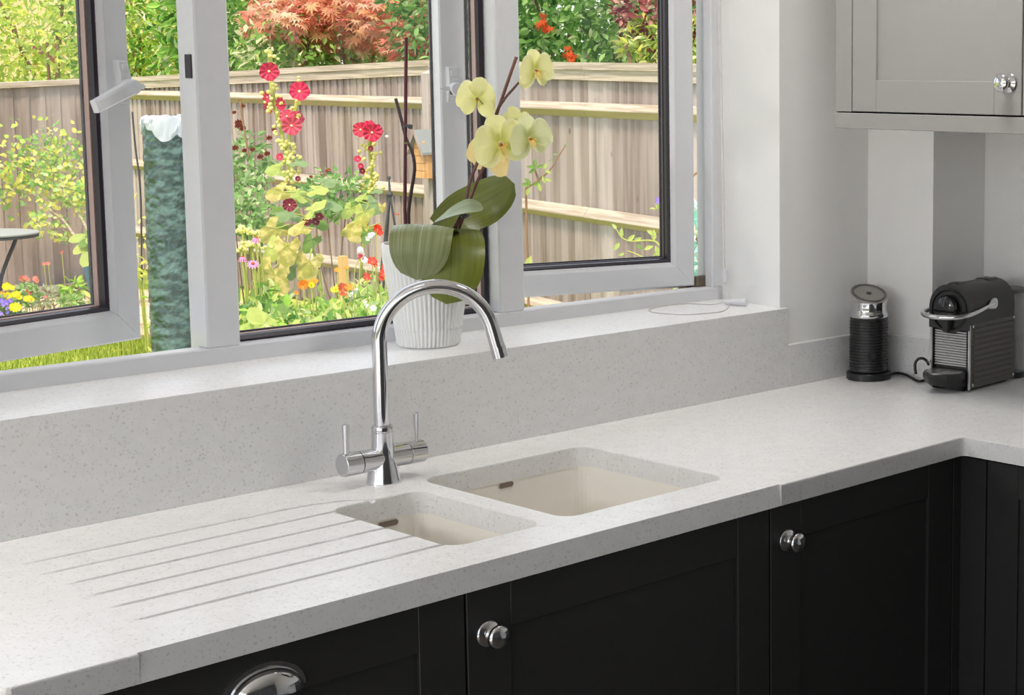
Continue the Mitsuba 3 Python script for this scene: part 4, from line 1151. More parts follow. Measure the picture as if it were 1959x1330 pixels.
def shrub(name, label, category, c, rad, n, L, ratio, cols, seed, shell=0.45, tpl=(LT, LF), droop=0.2, flat=0.0, stems=5, own=0, own_mat=None, group=None, sr=0.03):
    r = np.random.default_rng(seed)
    k = thing(name, label, category, group)
    P, d = scatter(r, n, c, rad, shell)
    D = d * 0.7 + r.normal(size=(n, 3)) * 0.6 + [0, 0, -droop]
    N = np.array([0, 0, 1.0]) * (0.5 + flat) + d * (0.6 - 0.4 * flat) + r.normal(size=(n, 3)) * (0.45 - 0.25 * flat)
    Ls = L * r.uniform(0.65, 1.25, n)
    m, col = mesh_leaves(P, D, N, Ls, Ls * ratio, palette(r, n, cols), tpl)
    part(k, 'foliage', m, 'foliage', False, kind='stuff', color=col)
    g = []
    for i in range(stems):
        e = np.asarray(c) + r.normal(size=3) * np.asarray(rad) * [0.35, 0.35, 0.2] + [0, 0, rad[2] * 0.3]
        b = np.array([c[0] + r.normal() * 0.15 * rad[0], c[1] + r.normal() * 0.15 * rad[1], GZ])
        midp = (b + e) / 2 + r.normal(size=3) * 0.12
        g.append(tube([b, midp, e], [sr, sr * 0.4], 6, 10))
    if g:
        part(k, 'stems', cat(*g), 'twig', True)
    if own:
        toc = EYE - np.asarray(c); toc /= np.linalg.norm(toc)
        cand = np.where((d @ toc > 0.35) & (P[:, 2] > 1.5))[0][:own * 3]
        for i in cand[:own]:
            leaf_part(k, 'leaf', P[i] + toc * 0.05, D[i], N[i], Ls[i] * 1.1, Ls[i] * 1.1 * ratio, own_mat[i % len(own_mat)], 'star' if tpl[0] is ST else 'leaf')
    return k


def holly_tex(p, n, uv):
    a = mikit.fbm(p.x * 28, p.y * 28, p.z * 28, 3)
    return mikit.mix(mi.Color3f(lin(184, 186, 104)), mi.Color3f(lin(228, 216, 146)), mikit.smoothstep(0.35, 0.65, a))


thin('leaf_light', lin(186, 208, 124), 0.7)
thin('leaf_mid', lin(128, 164, 92), 0.7)
thin('leaf_dark', lin(92, 130, 80), 0.6)
thin('leaf_yellow', tr=0.7, tex=holly_tex)
thin('leaf_lime', lin(196, 212, 126), 0.7)
thin('leaf_cream', lin(240, 238, 190), 0.7)
thin('leaf_sage', lin(142, 172, 128), 0.6)
thin('leaf_maple', lin(236, 184, 164), 0.6)
thin('leaf_maple_red', lin(224, 154, 142), 0.6)
thin('leaf_plum', lin(110, 52, 58), 0.6)
thin('leaf_orange', lin(236, 104, 62), 0.7)

# house and trees beyond the fence
hb = thing('neighbour_house', 'warm coloured house glimpsed behind the leaves at the upper left', 'house')
hp = np.array((9.2940,25.3292,1.9055))
hr = np.array([0.9, -0.43, 0]); hf = np.array([-0.43, -0.9, 0])
def hbox(a0, a1, d0, d1, z0, z1): return hull([(hp[:3] * [1, 1, 0] + hr * a + hf * d).tolist()[:2] + [z] for a in (a0, a1) for d in (d0, d1) for z in (z0, z1)])
part(hb, 'wall', hbox(-5, 4, -4, 0, GZ, 5.5), 'house_wall', False)
part(hb, 'window_frame', hbox(0.02, 0.42, 0, 0.05, 1.72, 2.05), 'house_brown', False)
part(hb, 'roof', hull([(hp * [1, 1, 0] + hr * a + hf * d).tolist()[:2] + [z] for a in (-5.3, 4.3) for d, z in ((0.4, 5.4), (-4.4, 5.4), (-2, 7.6))]), 'house_brown', False)

shrub('leafy_tree', 'bright yellow-green tree behind the grey fence at the upper left', 'tree', (5.6526,16.0340,2.0186), (1.9, 1.2, 1.5), 5600, 0.10, 0.36, [(196, 204, 92), (170, 186, 84), (150, 172, 80), (214, 206, 120)], 21, 0.3)
shrub('leafy_tree', 'golden-green shrub low behind the grey fence at the far left', 'shrub', (4.9080,15.2838,1.6745), (2.2, 0.8, 0.75), 4200, 0.085, 0.40, [(176, 190, 90), (146, 170, 90), (160, 180, 84)], 22, 0.3)
shrub('variegated_shrub', 'cream and green variegated shrub above the fence by the open left sash', 'shrub', (6.1486,14.8914,2.0232), (0.9, 1.3, 1.25), 5600, 0.085, 0.42, [(120, 158, 66), (96, 140, 60), (150, 180, 80), (236, 236, 176), (222, 222, 140), (84, 124, 56)], 23, 0.3, own=40, own_mat=['leaf_cream', 'leaf_light', 'leaf_mid'])
shrub('green_shrub', 'deep green broad-leaved shrub left of the red maple', 'shrub', (6.0687,12.6834,2.0479), (0.85, 1.2, 1.15), 3800, 0.12, 0.40, [(112, 156, 70), (92, 136, 62), (140, 178, 90), (72, 112, 54)], 24, 0.3, own=40, own_mat=['leaf_mid', 'leaf_dark', 'leaf_light'])
shrub('maple_tree', 'salmon-red maple with fine pointed leaves above the fence', 'tree', (5.9766,10.8446,2.1879), (0.72, 1.25, 0.44), 2600, 0.085, 1.0, [(222, 156, 134), (214, 140, 122), (226, 170, 138), (204, 124, 112), (206, 162, 122)], 25, 0.2, (ST, SF), 0.45, 0.8, own=60, own_mat=['leaf_maple', 'leaf_maple_red', 'leaf_maple'])
shrub('maple_tree', 'left reddish-tan maple branch over the fence between the window posts', 'tree', (5.4616,10.9953,2.0600), (0.42, 0.6, 0.20), 620, 0.08, 1.0, [(220, 154, 134), (208, 134, 118), (222, 168, 138)], 36, 0.2, (ST, SF), 0.45, 0.8, stems=2, own=15, own_mat=['leaf_maple', 'leaf_maple_red'])
shrub('maple_tree', 'lower reddish maple spray by the middle window post', 'tree', (5.6901,9.4932,1.8244), (0.32, 0.4, 0.26), 420, 0.075, 1.0, [(212, 138, 120), (200, 122, 110), (220, 156, 132)], 26, 0.2, (ST, SF), 0.45, 0.8, stems=2, own=12, own_mat=['leaf_maple_red'])
shrub('green_shrub', 'mid-green shrub with pale flecks under the red maple', 'shrub', (5.8008,10.9967,1.7880), (0.95, 0.6, 0.45), 1900, 0.09, 0.40, [(128, 164, 84), (104, 144, 70), (150, 178, 100), (226, 228, 170)], 27, 0.25, own=25, own_mat=['leaf_mid', 'leaf_sage'])
shrub('green_shrub', 'tall green tree behind the maple beside the middle window post', 'tree', (7.5474,11.9515,2.2472), (1.0, 0.9, 1.5), 3600, 0.11, 0.42, [(100, 148, 66), (84, 130, 60), (124, 166, 80)], 28, 0.3)
shrub('laurel_hedge', 'dense glossy green hedge above the fence in the right sash', 'hedge', (6.0059,7.8082,2.0874), (1.0, 2.3, 1.15), 17000, 0.085, 0.46, [(104, 144, 78), (84, 124, 66), (130, 166, 96), (150, 182, 120), (70, 106, 56)], 29, 0.35, own=70, own_mat=['leaf_mid', 'leaf_dark', 'leaf_sage'])
shrub('plum_tree', 'dark purple-leaved tree at the right edge of the right sash', 'tree', (5.1661,5.7570,2.0763), (0.42, 0.55, 0.44), 2000, 0.062, 0.5, [(118, 62, 66), (98, 46, 54), (150, 92, 92), (190, 140, 136)], 30, 0.25, own=30, own_mat=['leaf_plum'])
shrub('leafy_tree', 'yellow-green bush under the purple-leaved tree', 'shrub', (4.9787,5.6163,1.7956), (0.32, 0.5, 0.20), 1100, 0.07, 0.44, [(196, 206, 100), (150, 176, 80), (220, 216, 140), (110, 140, 66)], 31, 0.25, own=15, own_mat=['leaf_light', 'leaf_yellow'])
shrub('green_shrub', 'distant green tree filling the gap behind the hedge', 'tree', (9.5419,11.8593,2.3874), (1.6, 4.0, 2.0), 5200, 0.13, 0.45, [(96, 138, 66), (80, 120, 58)], 32, 0.3)
rt_ = np.random.default_rng(8)
sprg = thing('maple_sprig', 'few orange-red maple leaves caught in the dense hedge', 'leaves')
for px_ in [(5.0976,7.1581,2.0130),(5.0876,7.1640,1.9758),(5.1052,7.1397,1.9688),(5.1957,6.9856,1.7821),(5.1838,6.9947,1.7486),(5.1858,6.9864,1.7191),(5.0942,7.1497,1.9464)]:
    for q in range(2):
        leaf_part(sprg, 'leaf', np.array(px_) + rt_.normal(size=3) * 0.02, (rt_.normal() * 0.4, rt_.normal() * 0.4, -1), EYE - np.array(px_) + rt_.normal(size=3), 0.05, 0.05, 'leaf_orange', 'star')

def bloom(parent, c, nrm, r, b, name='bloom', centre='bloom_cream', ruffle=0.16, cone=0.35, pet=5):
    """Open funnel-shaped bloom with five overlapping petals and a pale centre."""
    n = vdir(nrm); x = vdir(np.cross(n, [0.2, 0.1, 1.0])); y = np.cross(n, x)
    c = np.asarray(c, float)
    k = 40
    a = np.arange(k) * 2 * np.pi / k
    V = [c - n * r * cone]
    for q in (0.35, 0.7, 1.0):
        rad = r * q * (1 - 0.10 * q * (0.5 + 0.5 * np.cos(a * pet)) ** 4)
        h = r * (cone * (q ** 0.8 - 1) + ruffle * q * q * np.sin(a * pet * 2 + 0.5))
        V += list(c + rad[:, None] * (np.cos(a)[:, None] * x + np.sin(a)[:, None] * y) + h[:, None] * n)
    f = []
    for i in range(k):
        j = (i + 1) % k
        f.append([0, 1 + i, 1 + j])
        for q in range(2):
            o = 1 + q * k
            f += [[o + i, o + k + i, o + k + j], [o + i, o + k + j, o + j]]
    bk = part(parent, name, trimesh.Trimesh(np.array(V), np.array(f), process=False), b, True)
    if centre:
        part(bk, 'centre', trimesh.creation.icosphere(2, r * 0.14).apply_translation(c - n * r * (cone - 0.15)), centre, True)
    return bk


def daisy(parent, c, nrm, r, b, centre, k=12, droop=0.1, name='bloom'):
    n = vdir(nrm); x = vdir(np.cross(n, [0.2, 0.1, 1.0])); y = np.cross(n, x); c = np.asarray(c, float)
    ms = []
    for i in range(k):
        a = i * 2 * math.pi / k
        d = math.cos(a) * x + math.sin(a) * y
        s = np.cross(n, d)
        w = r * 3.2 / k
        V = [c, c + d * r * 0.5 + s * w * 0.5, c + d * r * 0.5 - s * w * 0.5, c + d * r * 0.92 + s * w * 0.45 - n * droop * r, c + d * r * 0.92 - s * w * 0.45 - n * droop * r, c + d * r - n * droop * r * 1.1]
        ms.append(trimesh.Trimesh(V, [[0, 2, 1], [1, 2, 4], [1, 4, 3], [3, 4, 5]], process=False))
    bk = part(parent, name, trimesh.util.concatenate(ms), b, False)
    if centre:
        m = trimesh.creation.icosphere(1, r * 0.28); m.apply_translation(c + n * r * 0.08)
        part(bk, 'centre', m, centre, True)
    return bk


BUD = {}


def bud(parent, c, r, b, name='bud', sub=1):
    if (b, sub) not in BUD:
        m = trimesh.creation.icosphere(sub, 1.0)
        m.vertices *= 1 + 0.18 * np.sin(m.vertices[:, :1] * 5 + m.vertices[:, 1:2] * 4)
        BUD[(b, sub)] = mikit.ply(m, b, True)
    key = take(parent + '__' + name)
    scene[key] = {**BUD[(b, sub)], 'to_world': T().translate([float(v) for v in c]).scale(float(r))}
    return key


def toward(c, *add):
    v = EYE - np.asarray(c, float); v /= np.linalg.norm(v)
    for a in add: v = v + np.asarray(a)
    return v


GR, GU = np.array([0.80, -0.60, 0.0]), UP     # to the right and up as seen from the kitchen
def hollyhock(label, stems, seed, buds, blooms, leaves):
    r = np.random.default_rng(seed)
    k = thing('hollyhock', label, 'hollyhock')
    for s in stems:
        part(k, 'stem', tube(s, [0.016, 0.007], 8, 40), 'stem_plant', True)
    for path, n, spread in buds:
        p = smooth_path(path, n)
        for i in range(n):
            bud(k, p[i] + GR * r.normal() * spread + r.normal(size=3) * 0.012, r.uniform(0.008, 0.0145), 'bud_green')
    for c, rad, b, nx, nz in blooms:
        bloom(k, np.asarray(c) + toward(c) * 0.05, toward(c, GR * nx, GU * nz), rad, b)
    for c, size, ang, tilt, b in leaves:
        c = np.asarray(c, float); a = math.radians(ang)
        D = GR * math.cos(a) + GU * math.sin(a) + toward(c) * 0.25
        N = toward(c) * (1 - tilt) + GU * tilt + r.normal(size=3) * 0.15
        leaf_part(k, 'leaf', c - D * size * 0.4, D, N, size, size, b, 'lobed')
        j = c - vdir(D) * size * 0.4
        part(k, 'leaf_stalk', tube([j, (j + stems[0][-1]) / 2 * [1, 1, 0] + [0, 0, j[2] - 0.04]], 0.004, 5, 4) if False else tube([j, j - vdir(D) * size * 0.7 - GU * 0.03], 0.0045, 5, 4), 'stem_plant', True)
    return k


hollyhock('tall hollyhock with crimson blooms, nearest the left window post',
          [[(3.1864,7.4461,1.7351),(3.1749,7.4262,1.5543),(3.1749,7.3945,1.3900),(3.1864,7.3510,1.2425),(3.1898,7.3180,1.0948),(3.1979,7.2757,0.9307),(3.2136,7.2045,0.6683),(3.2536,7.1018,0.4063),(3.2512,7.0542,0.1435),(3.2282,7.0143,-0.2182)], [(3.2845,7.2805,1.5400),(3.2597,7.2842,1.3917),(3.2247,7.3011,1.2432),(3.2019,7.3022,1.0950),(3.1979,7.2757,0.9307),(3.2136,7.2045,0.6683)]], 41,
          [([(3.1560,7.3997,1.7179),(3.1586,7.3887,1.6787),(3.1471,7.3733,1.5216)], 7, 0.015), ([(3.1498,7.3668,1.5053),(3.1512,7.3365,1.3583),(3.1612,7.2919,1.1950),(3.1660,7.2604,1.0644),(3.1721,7.2209,0.9011),(3.1820,7.1942,0.8294)], 64, 0.030), ([(3.2412,7.2321,1.4254),(3.2181,7.2463,1.3432),(3.2032,7.2594,1.3103)], 10, 0.02), ([(3.2570,7.2380,1.5630),(3.2582,7.2301,1.5303)], 2, 0.008), ([(3.1414,7.2290,1.1644),(3.1431,7.2081,1.0669),(3.1533,7.1728,0.9532)], 26, 0.034)],
          [((3.1187,7.3422,1.5966), 0.060, 'bloom_crimson', 0.1, -0.15), ((3.2243,7.1816,1.4783), 0.062, 'bloom_crimson', 0.1, 0.25), ((3.1465,7.4402,1.4355), 0.040, 'bloom_crimson', -1.4, 0), ((3.1487,7.4241,1.3665), 0.036, 'bloom_crimson', -1.0, -0.4), ((3.1994,7.3633,1.3938), 0.042, 'bloom_crimson', 1.2, 0.2),
           ((3.1880,7.2811,1.3198), 0.045, 'bloom_rose', -0.3, 0.2), ((3.2543,7.2746,1.3062), 0.048, 'bloom_rose', 0.5, 0.3), ((3.1647,7.1841,1.2600), 0.060, 'bloom_rose', 0.1, -0.15), ((3.0714,7.0796,0.7750), 0.042, 'bloom_dark', 0.1, 0.0), ((3.1713,7.1450,0.9308), 0.018, 'bloom_dark', 0.4, 0), ((3.1299,6.9837,0.6731), 0.028, 'bloom_dark', -0.2, 0.3), ((3.1890,6.9887,0.6694), 0.026, 'bloom_dark', 0.6, 0.4), ((3.2057,6.9732,0.7020), 0.026, 'bloom_dark', 0.3, 0.5), ((3.1330,6.9243,0.3865), 0.03, 'bloom_dark', 0.8, 0), ((3.1131,7.2471,1.0663), 0.024, 'bloom_crimson', -0.5, 0.2)],
          [((3.0818,7.2714,0.9811), 0.10, 190, 0.5, 'leaf_light'), ((3.0215,7.1570,0.8385), 0.115, 200, 0.5, 'leaf_yellow'), ((3.1957,7.1321,1.0289), 0.09, -10, 0.6, 'leaf_sage'), ((2.9199,7.0785,0.6022), 0.14, 215, 0.35, 'leaf_yellow'), ((2.8992,7.0016,0.4929), 0.13, 235, 0.2, 'leaf_lime'), ((2.9255,6.8822,0.4803), 0.15, 265, 0.2, 'leaf_yellow'), ((2.8074,6.9268,0.3425), 0.18, 235, 0.15, 'leaf_yellow'), ((2.8322,6.8070,0.3184), 0.15, 290, 0.2, 'leaf_yellow'), ((3.0491,6.8660,0.3751), 0.16, 260, 0.2, 'leaf_yellow'),
           ((3.2531,7.0247,0.8609), 0.10, 0, 0.7, 'leaf_lime'), ((3.1506,6.8941,0.7778), 0.13, 35, 0.75, 'leaf_lime'), ((3.0279,6.9428,0.6299), 0.10, 200, 0.4, 'leaf_yellow'), ((3.0749,7.1445,0.7060), 0.12, 190, 0.5, 'leaf_sage'), ((3.1429,7.1631,0.8327), 0.11, 170, 0.5, 'leaf_light'), ((3.2366,7.0047,0.6459), 0.10, -30, 0.5, 'leaf_mid'), ((3.3519,7.0405,0.7531), 0.11, -15, 0.5, 'leaf_sage'), ((3.3999,7.1707,0.8944), 0.10, 10, 0.5, 'leaf_sage'), ((3.2026,7.1055,0.5095), 0.11, 240, 0.3, 'leaf_mid'), ((2.9839,6.9497,0.3675), 0.10, 280, 0.2, 'leaf_sage'), ((3.1385,7.3149,0.7325), 0.11, 160, 0.5, 'leaf_mid'), ((3.2608,7.2473,0.7799), 0.12, 20, 0.5, 'leaf_sage'), ((3.1171,7.3173,0.6007), 0.11, 210, 0.4, 'leaf_mid')])
hollyhock('shorter hollyhock with a crimson top cluster beside the plant stick',
          [[(3.8136,7.3586,1.2340),(3.8037,7.3350,1.0445),(3.7931,7.3155,0.8722),(3.7641,7.3166,0.6823),(3.7186,7.3259,0.4233),(3.6865,7.3146,0.1473),(3.6438,7.2837,-0.3011)]], 42,
          [([(3.7720,7.3106,1.1325),(3.7701,7.2899,1.0125),(3.7661,7.2719,0.8925),(3.7530,7.2738,0.8135)], 46, 0.034), ([(3.7777,7.3065,1.1497),(3.7753,7.2996,1.0983)], 4, 0.02)],
          [((3.7199,7.3139,1.2261), 0.050, 'bloom_crimson', -0.3, 0.1), ((3.7549,7.2314,1.2072), 0.060, 'bloom_crimson', 0.1, -0.1), ((3.7859,7.3143,1.2458), 0.045, 'bloom_crimson', 0, 0.5), ((3.8172,7.2682,1.2190), 0.044, 'bloom_crimson', 0.8, 0.1), ((3.6930,7.3120,1.0346), 0.024, 'bloom_crimson', -0.3, 0.3), ((3.7015,7.2917,0.9870), 0.022, 'bloom_crimson', -0.6, 0), ((3.7051,7.2811,0.9564), 0.022, 'bloom_dark', -0.4, -0.3), ((3.7513,7.2493,1.1039), 0.018, 'bloom_dark', 0.2, 0)],
          [((3.6675,7.3115,0.8601), 0.07, 190, 0.6, 'leaf_sage'), ((3.6532,7.2324,0.7822), 0.075, 200, 0.5, 'leaf_light'), ((3.7587,7.1857,0.8244), 0.06, -10, 0.6, 'leaf_sage'), ((3.6755,7.1090,0.7226), 0.11, -40, 0.2, 'leaf_sage'), ((3.7064,7.0682,0.7199), 0.05, 270, 0.1, 'leaf_yellow'), ((3.5646,7.2468,0.6867), 0.09, 230, 0.3, 'leaf_light'), ((3.5628,7.0776,0.6558), 0.12, 250, 0.3, 'leaf_lime'), ((3.4867,6.9964,0.5777), 0.15, 215, 0.25, 'leaf_yellow'), ((3.5076,7.1364,0.5877), 0.12, 210, 0.4, 'leaf_yellow'), ((3.5996,7.0200,0.6063), 0.10, 20, 0.6, 'leaf_yellow'), ((3.5127,6.9568,0.5484), 0.09, 260, 0.3, 'leaf_mid'), ((3.6755,7.3566,0.7194), 0.09, 190, 0.4, 'leaf_mid')])


def bed(name, label, category, box_, n, L, ratio, cols, seed, own=(), up=0.5, group=None, tpl=(LT, LF)):
    """Low border planting: leaves spread between two garden points given as (plan corner, plan corner, z0, z1)."""
    r = np.random.default_rng(seed)
    k = thing(name, label, category, group)
    a, b, z0, z1 = box_
    u = r.uniform(0, 1, n); v = r.normal(0, 0.22, n); w = r.beta(1.3, 1.6, n)
    a, b = np.asarray(a, float)[:2], np.asarray(b, float)[:2]
    t = b - a; nn = np.array([-t[1], t[0]]) / np.linalg.norm(t)
    env = 0.55 + 0.45 * meshkit.noise(np.stack([u * 5, v * 2, u * 0 + seed], 1), 3)
    P = np.concatenate([a + u[:, None] * t + v[:, None] * nn, (z0 + (z1 - z0) * w * env)[:, None]], 1)
    D = r.normal(size=(n, 3)) + [0, 0, up]; N = r.normal(size=(n, 3)) * 0.6 + [0, 0, 1] + toward(P.mean(0)) * 0.5
    Ls = L * r.uniform(0.6, 1.3, n)
    m, col = mesh_leaves(P, D, N, Ls, Ls * ratio, palette(r, n, cols), tpl)
    part(k, 'foliage', m, 'foliage', False, kind='stuff', color=col)
    g = []
    for i in range(0, n, max(1, n // (60 if n > 300 else 10))):
        g.append(tube([[P[i, 0] + r.normal() * 0.03, P[i, 1] + r.normal() * 0.03, GZ], P[i]], [0.006, 0.003], 5, 4))
    part(k, 'stems', cat(*g), 'stem_plant', True)
    return k


G1, G2, G3 = (150, 190, 84), (118, 160, 70), (186, 212, 120)
bed('border_plants', 'fresh green leafy border plants along the foot of the middle pane', 'plant', ((2.5609,6.8016,0.1718), (3.4245,6.4973,0.1442), GZ, 0.36), 7000, 0.075, 0.42, [G1, G2, G3, (200, 220, 140), (96, 140, 66)], 51)
k_ = bed('border_plants', 'low light-green plants in the front of the flower bed', 'plant', ((2.3569,6.3999,0.1412), (3.0355,6.0101,0.1359), GZ, 0.16), 5200, 0.07, 0.45, [G1, G3, (172, 206, 110), (130, 170, 84)], 52)
for q, (c_, s_, b_) in enumerate([((2.3361,6.1078,0.2021), 0.13, 'leaf_lime'), ((2.2743,6.1804,0.1607), 0.10, 'leaf_light'), ((2.4706,6.1075,0.2527), 0.07, 'leaf_mid'), ((2.5314,5.9360,0.2037), 0.06, 'leaf_light')]):
    leaf_part(k_, 'leaf', np.array(c_), GR * (0.6 if q % 2 else -0.4) + GU * 0.5, toward(c_, GU * 0.7), s_, s_, b_, 'lobed')
bed('border_plants', 'blue-green narrow-leaved plant right of the left window post', 'plant', ((2.6610,7.0207,0.2681), (2.7609,6.8907,0.2701), GZ, 0.38), 420, 0.16, 0.22, [(120, 156, 112), (100, 138, 98), (150, 182, 136)], 53, up=1.5, tpl=(NL, NF))
bed('border_plants', 'pale feathery annuals below the red sweet peas', 'plant', ((3.0699,6.4706,0.1824), (3.3001,6.3338,0.1718), GZ, 0.42), 1500, 0.085, 0.25, [(190, 214, 130), (170, 202, 116), (214, 228, 160), (140, 178, 96)], 54, up=1.0, tpl=(NL, NF))
bed('border_plants', 'light green leafy plants between the green column and the left window post', 'plant', ((2.4057,7.1422,0.0296), (2.5526,7.1255,0.0784), GZ, 0.62), 900, 0.09, 0.34, [(176, 208, 80), (200, 222, 110), (130, 170, 66), (220, 226, 130)], 55, up=1.0)
bed('border_plants', 'yellowish stems and leaves left of the green column', 'plant', ((2.6347,8.2201,0.3028), (2.6965,8.1398,0.3041), 0.2, 0.85), 100, 0.05, 0.4, [(222, 216, 110), (190, 200, 100)], 56)

# roses and small shrubs against the fence
shrub('rose_bush', 'rose bush with faded heads beside the left window post', 'rose', (3.6416,8.6836,0.9342), (0.22, 0.2, 0.26), 420, 0.062, 0.5, [(126, 160, 104), (150, 182, 130), (104, 138, 84)], 61, 0.1, stems=3, sr=0.006, own=16, own_mat=['leaf_sage', 'leaf_mid'])
k_ = shrub('rose_bush', 'lower leafy rose stems with pale green leaves by the left window post', 'rose', (3.4191,8.2566,0.6479), (0.18, 0.2, 0.24), 360, 0.065, 0.5, [(126, 164, 104), (164, 190, 140), (104, 140, 84)], 62, 0.1, stems=3, sr=0.006, own=12, own_mat=['leaf_sage', 'leaf_light'])
for c_, r_ in (((3.5502,8.5282,1.2261), 0.030), ((3.5638,8.5063,1.2048), 0.024), ((3.5498,8.5329,1.2477), 0.026), ((3.5380,8.5615,1.3159), 0.016), ((3.5793,8.5160,1.3599), 0.016), ((3.5695,8.5365,1.3993), 0.012), ((3.6711,8.3543,1.1421), 0.022), ((3.6960,8.3330,1.2002), 0.018), ((3.6223,8.3927,1.0115), 0.024), ((3.6529,8.3570,1.0337), 0.022), ((3.5214,8.5358,1.0708), 0.024), ((3.5596,8.4825,1.0535), 0.02), ((3.5935,8.4399,1.0614), 0.02)):
    bloom(k_, c_, toward(c_, np.array([0.3, 0.2, -0.6])), r_ * 0.95, 'dead_head', 'faded_head', None, 0.4, 0.6, 4)
part(k_, 'cane', tube([(3.5736,8.4560,1.0106),(3.5712,8.4835,1.1365),(3.5694,8.5067,1.2445),(3.5699,8.5270,1.3525),(3.5701,8.5371,1.4065)], 0.007, 6, 14), 'twig', True)
k_ = shrub('rose_bush', 'rose stems with small red heads in front of the middle fence rail', 'rose', (3.8587,7.8712,0.7651), (0.24, 0.2, 0.17), 380, 0.06, 0.5, [(130, 166, 110), (104, 144, 84), (150, 180, 120)], 63, 0.1, stems=3, sr=0.006, own=12, own_mat=['leaf_mid', 'leaf_sage'])
for c_, r_ in (((3.7935,7.8242,0.9382), 0.018), ((3.7864,7.8321,0.9310), 0.015), ((3.7644,7.8553,0.9023), 0.015), ((3.7156,7.9166,0.8907), 0.014)):
    bloom(k_, c_, toward(c_, UP), r_ * 0.9, 'dead_head', 'red_head', None, 0.35, 0.6, 4)

# yellow-headed plant, cone flowers, marigolds, sweet peas
rs = np.random.default_rng(71)
k_ = thing('stonecrop', 'plant with flat lime-yellow flower heads right of the left window post', 'plant')
for c_, n_ in (((2.6706,6.9183,0.6600), 26), ((2.7666,6.9522,0.6266), 12), ((2.6721,6.8155,0.5666), 18), ((2.6049,6.8178,0.5525), 14), ((2.7000,6.7781,0.5610), 6), ((2.5324,7.2531,0.6033), 12), ((2.5293,7.2415,0.5219), 12), ((2.6928,6.8751,0.5861), 6)):
    c_ = np.array(c_)
    ms = []
    for i in range(n_):
        m = trimesh.creation.icosphere(1, rs.uniform(0.008, 0.014)); m.apply_translation(c_ + GR * rs.normal() * 0.024 + np.array([0, 0, rs.normal() * 0.011]) + toward(c_) * rs.normal() * 0.02); ms.append(m)
    part(k_, 'flower_head', trimesh.util.concatenate(ms), 'bud_green', True)
    part(k_, 'stem', tube([c_ - [0, 0, 0.01], c_ + [0.02, 0.0, -0.3], [c_[0] + 0.02, c_[1], GZ]], 0.006, 6, 10), 'stem_plant', True)
k_ = thing('coneflower', 'pink daisy-like flowers next to the lime-yellow heads', 'flower')
for c_, r_, b_, n_ in (((2.5884,6.6590,0.4757), 0.036, 'bloom_pink', toward((2.5884,6.6590,0.4757), UP)), ((2.6648,6.7517,0.6150), 0.030, 'bloom_pink', UP * 1.0 + GR * 0.2), ((2.5804,6.7586,0.5090), 0.028, 'bloom_pink', UP)):
    daisy(k_, c_, n_, r_, b_, 'bloom_rust', 12, 0.1 if b_ != 'x' and r_ > 0.03 else 0.9)
    c_ = np.array(c_); part(k_, 'stem', tube([c_, c_ + [0.01, 0, -0.25], [c_[0], c_[1], GZ]], 0.004, 6, 8), 'stem_plant', True)
k_ = thing('marigold', 'orange and yellow marigolds in front of the pale wooden stake', 'flower')
for c_, r_, b_ in (((2.8108,6.5092,0.3452), 0.030, 'bloom_orange'), ((2.8580,6.5321,0.3547), 0.030, 'bloom_orange'), ((2.9087,6.5494,0.3583), 0.022, 'bloom_orange'), ((2.8409,6.4700,0.3458), 0.020, 'bloom_yellow'), ((2.9254,6.3553,0.3229), 0.030, 'bloom_yellow'), ((2.9523,6.3215,0.3296), 0.032, 'bloom_rust'), ((2.9866,6.3107,0.3336), 0.028, 'bloom_orange'), ((2.9402,6.2982,0.2985), 0.022, 'bloom_rust'), ((2.7824,6.5373,0.2987), 0.014, 'bloom_orange'), ((3.0514,6.5394,0.4133), 0.018, 'bloom_orange'), ((3.0871,6.4954,0.4265), 0.016, 'bloom_orange')):
    bloom(k_, c_, toward(c_, UP * 0.8, rs.normal(size=3) * 0.4), r_, b_, centre='bloom_rust', ruffle=0.3, pet=7)
    c_ = np.array(c_); part(k_, 'stem', tube([c_ - UP * 0.005, [c_[0] + 0.02, c_[1], GZ]], 0.004, 6, 6), 'stem_plant', True)
k_ = thing('sweet_pea', 'sweet peas with red and white blooms left of the ribbed pot', 'flower')
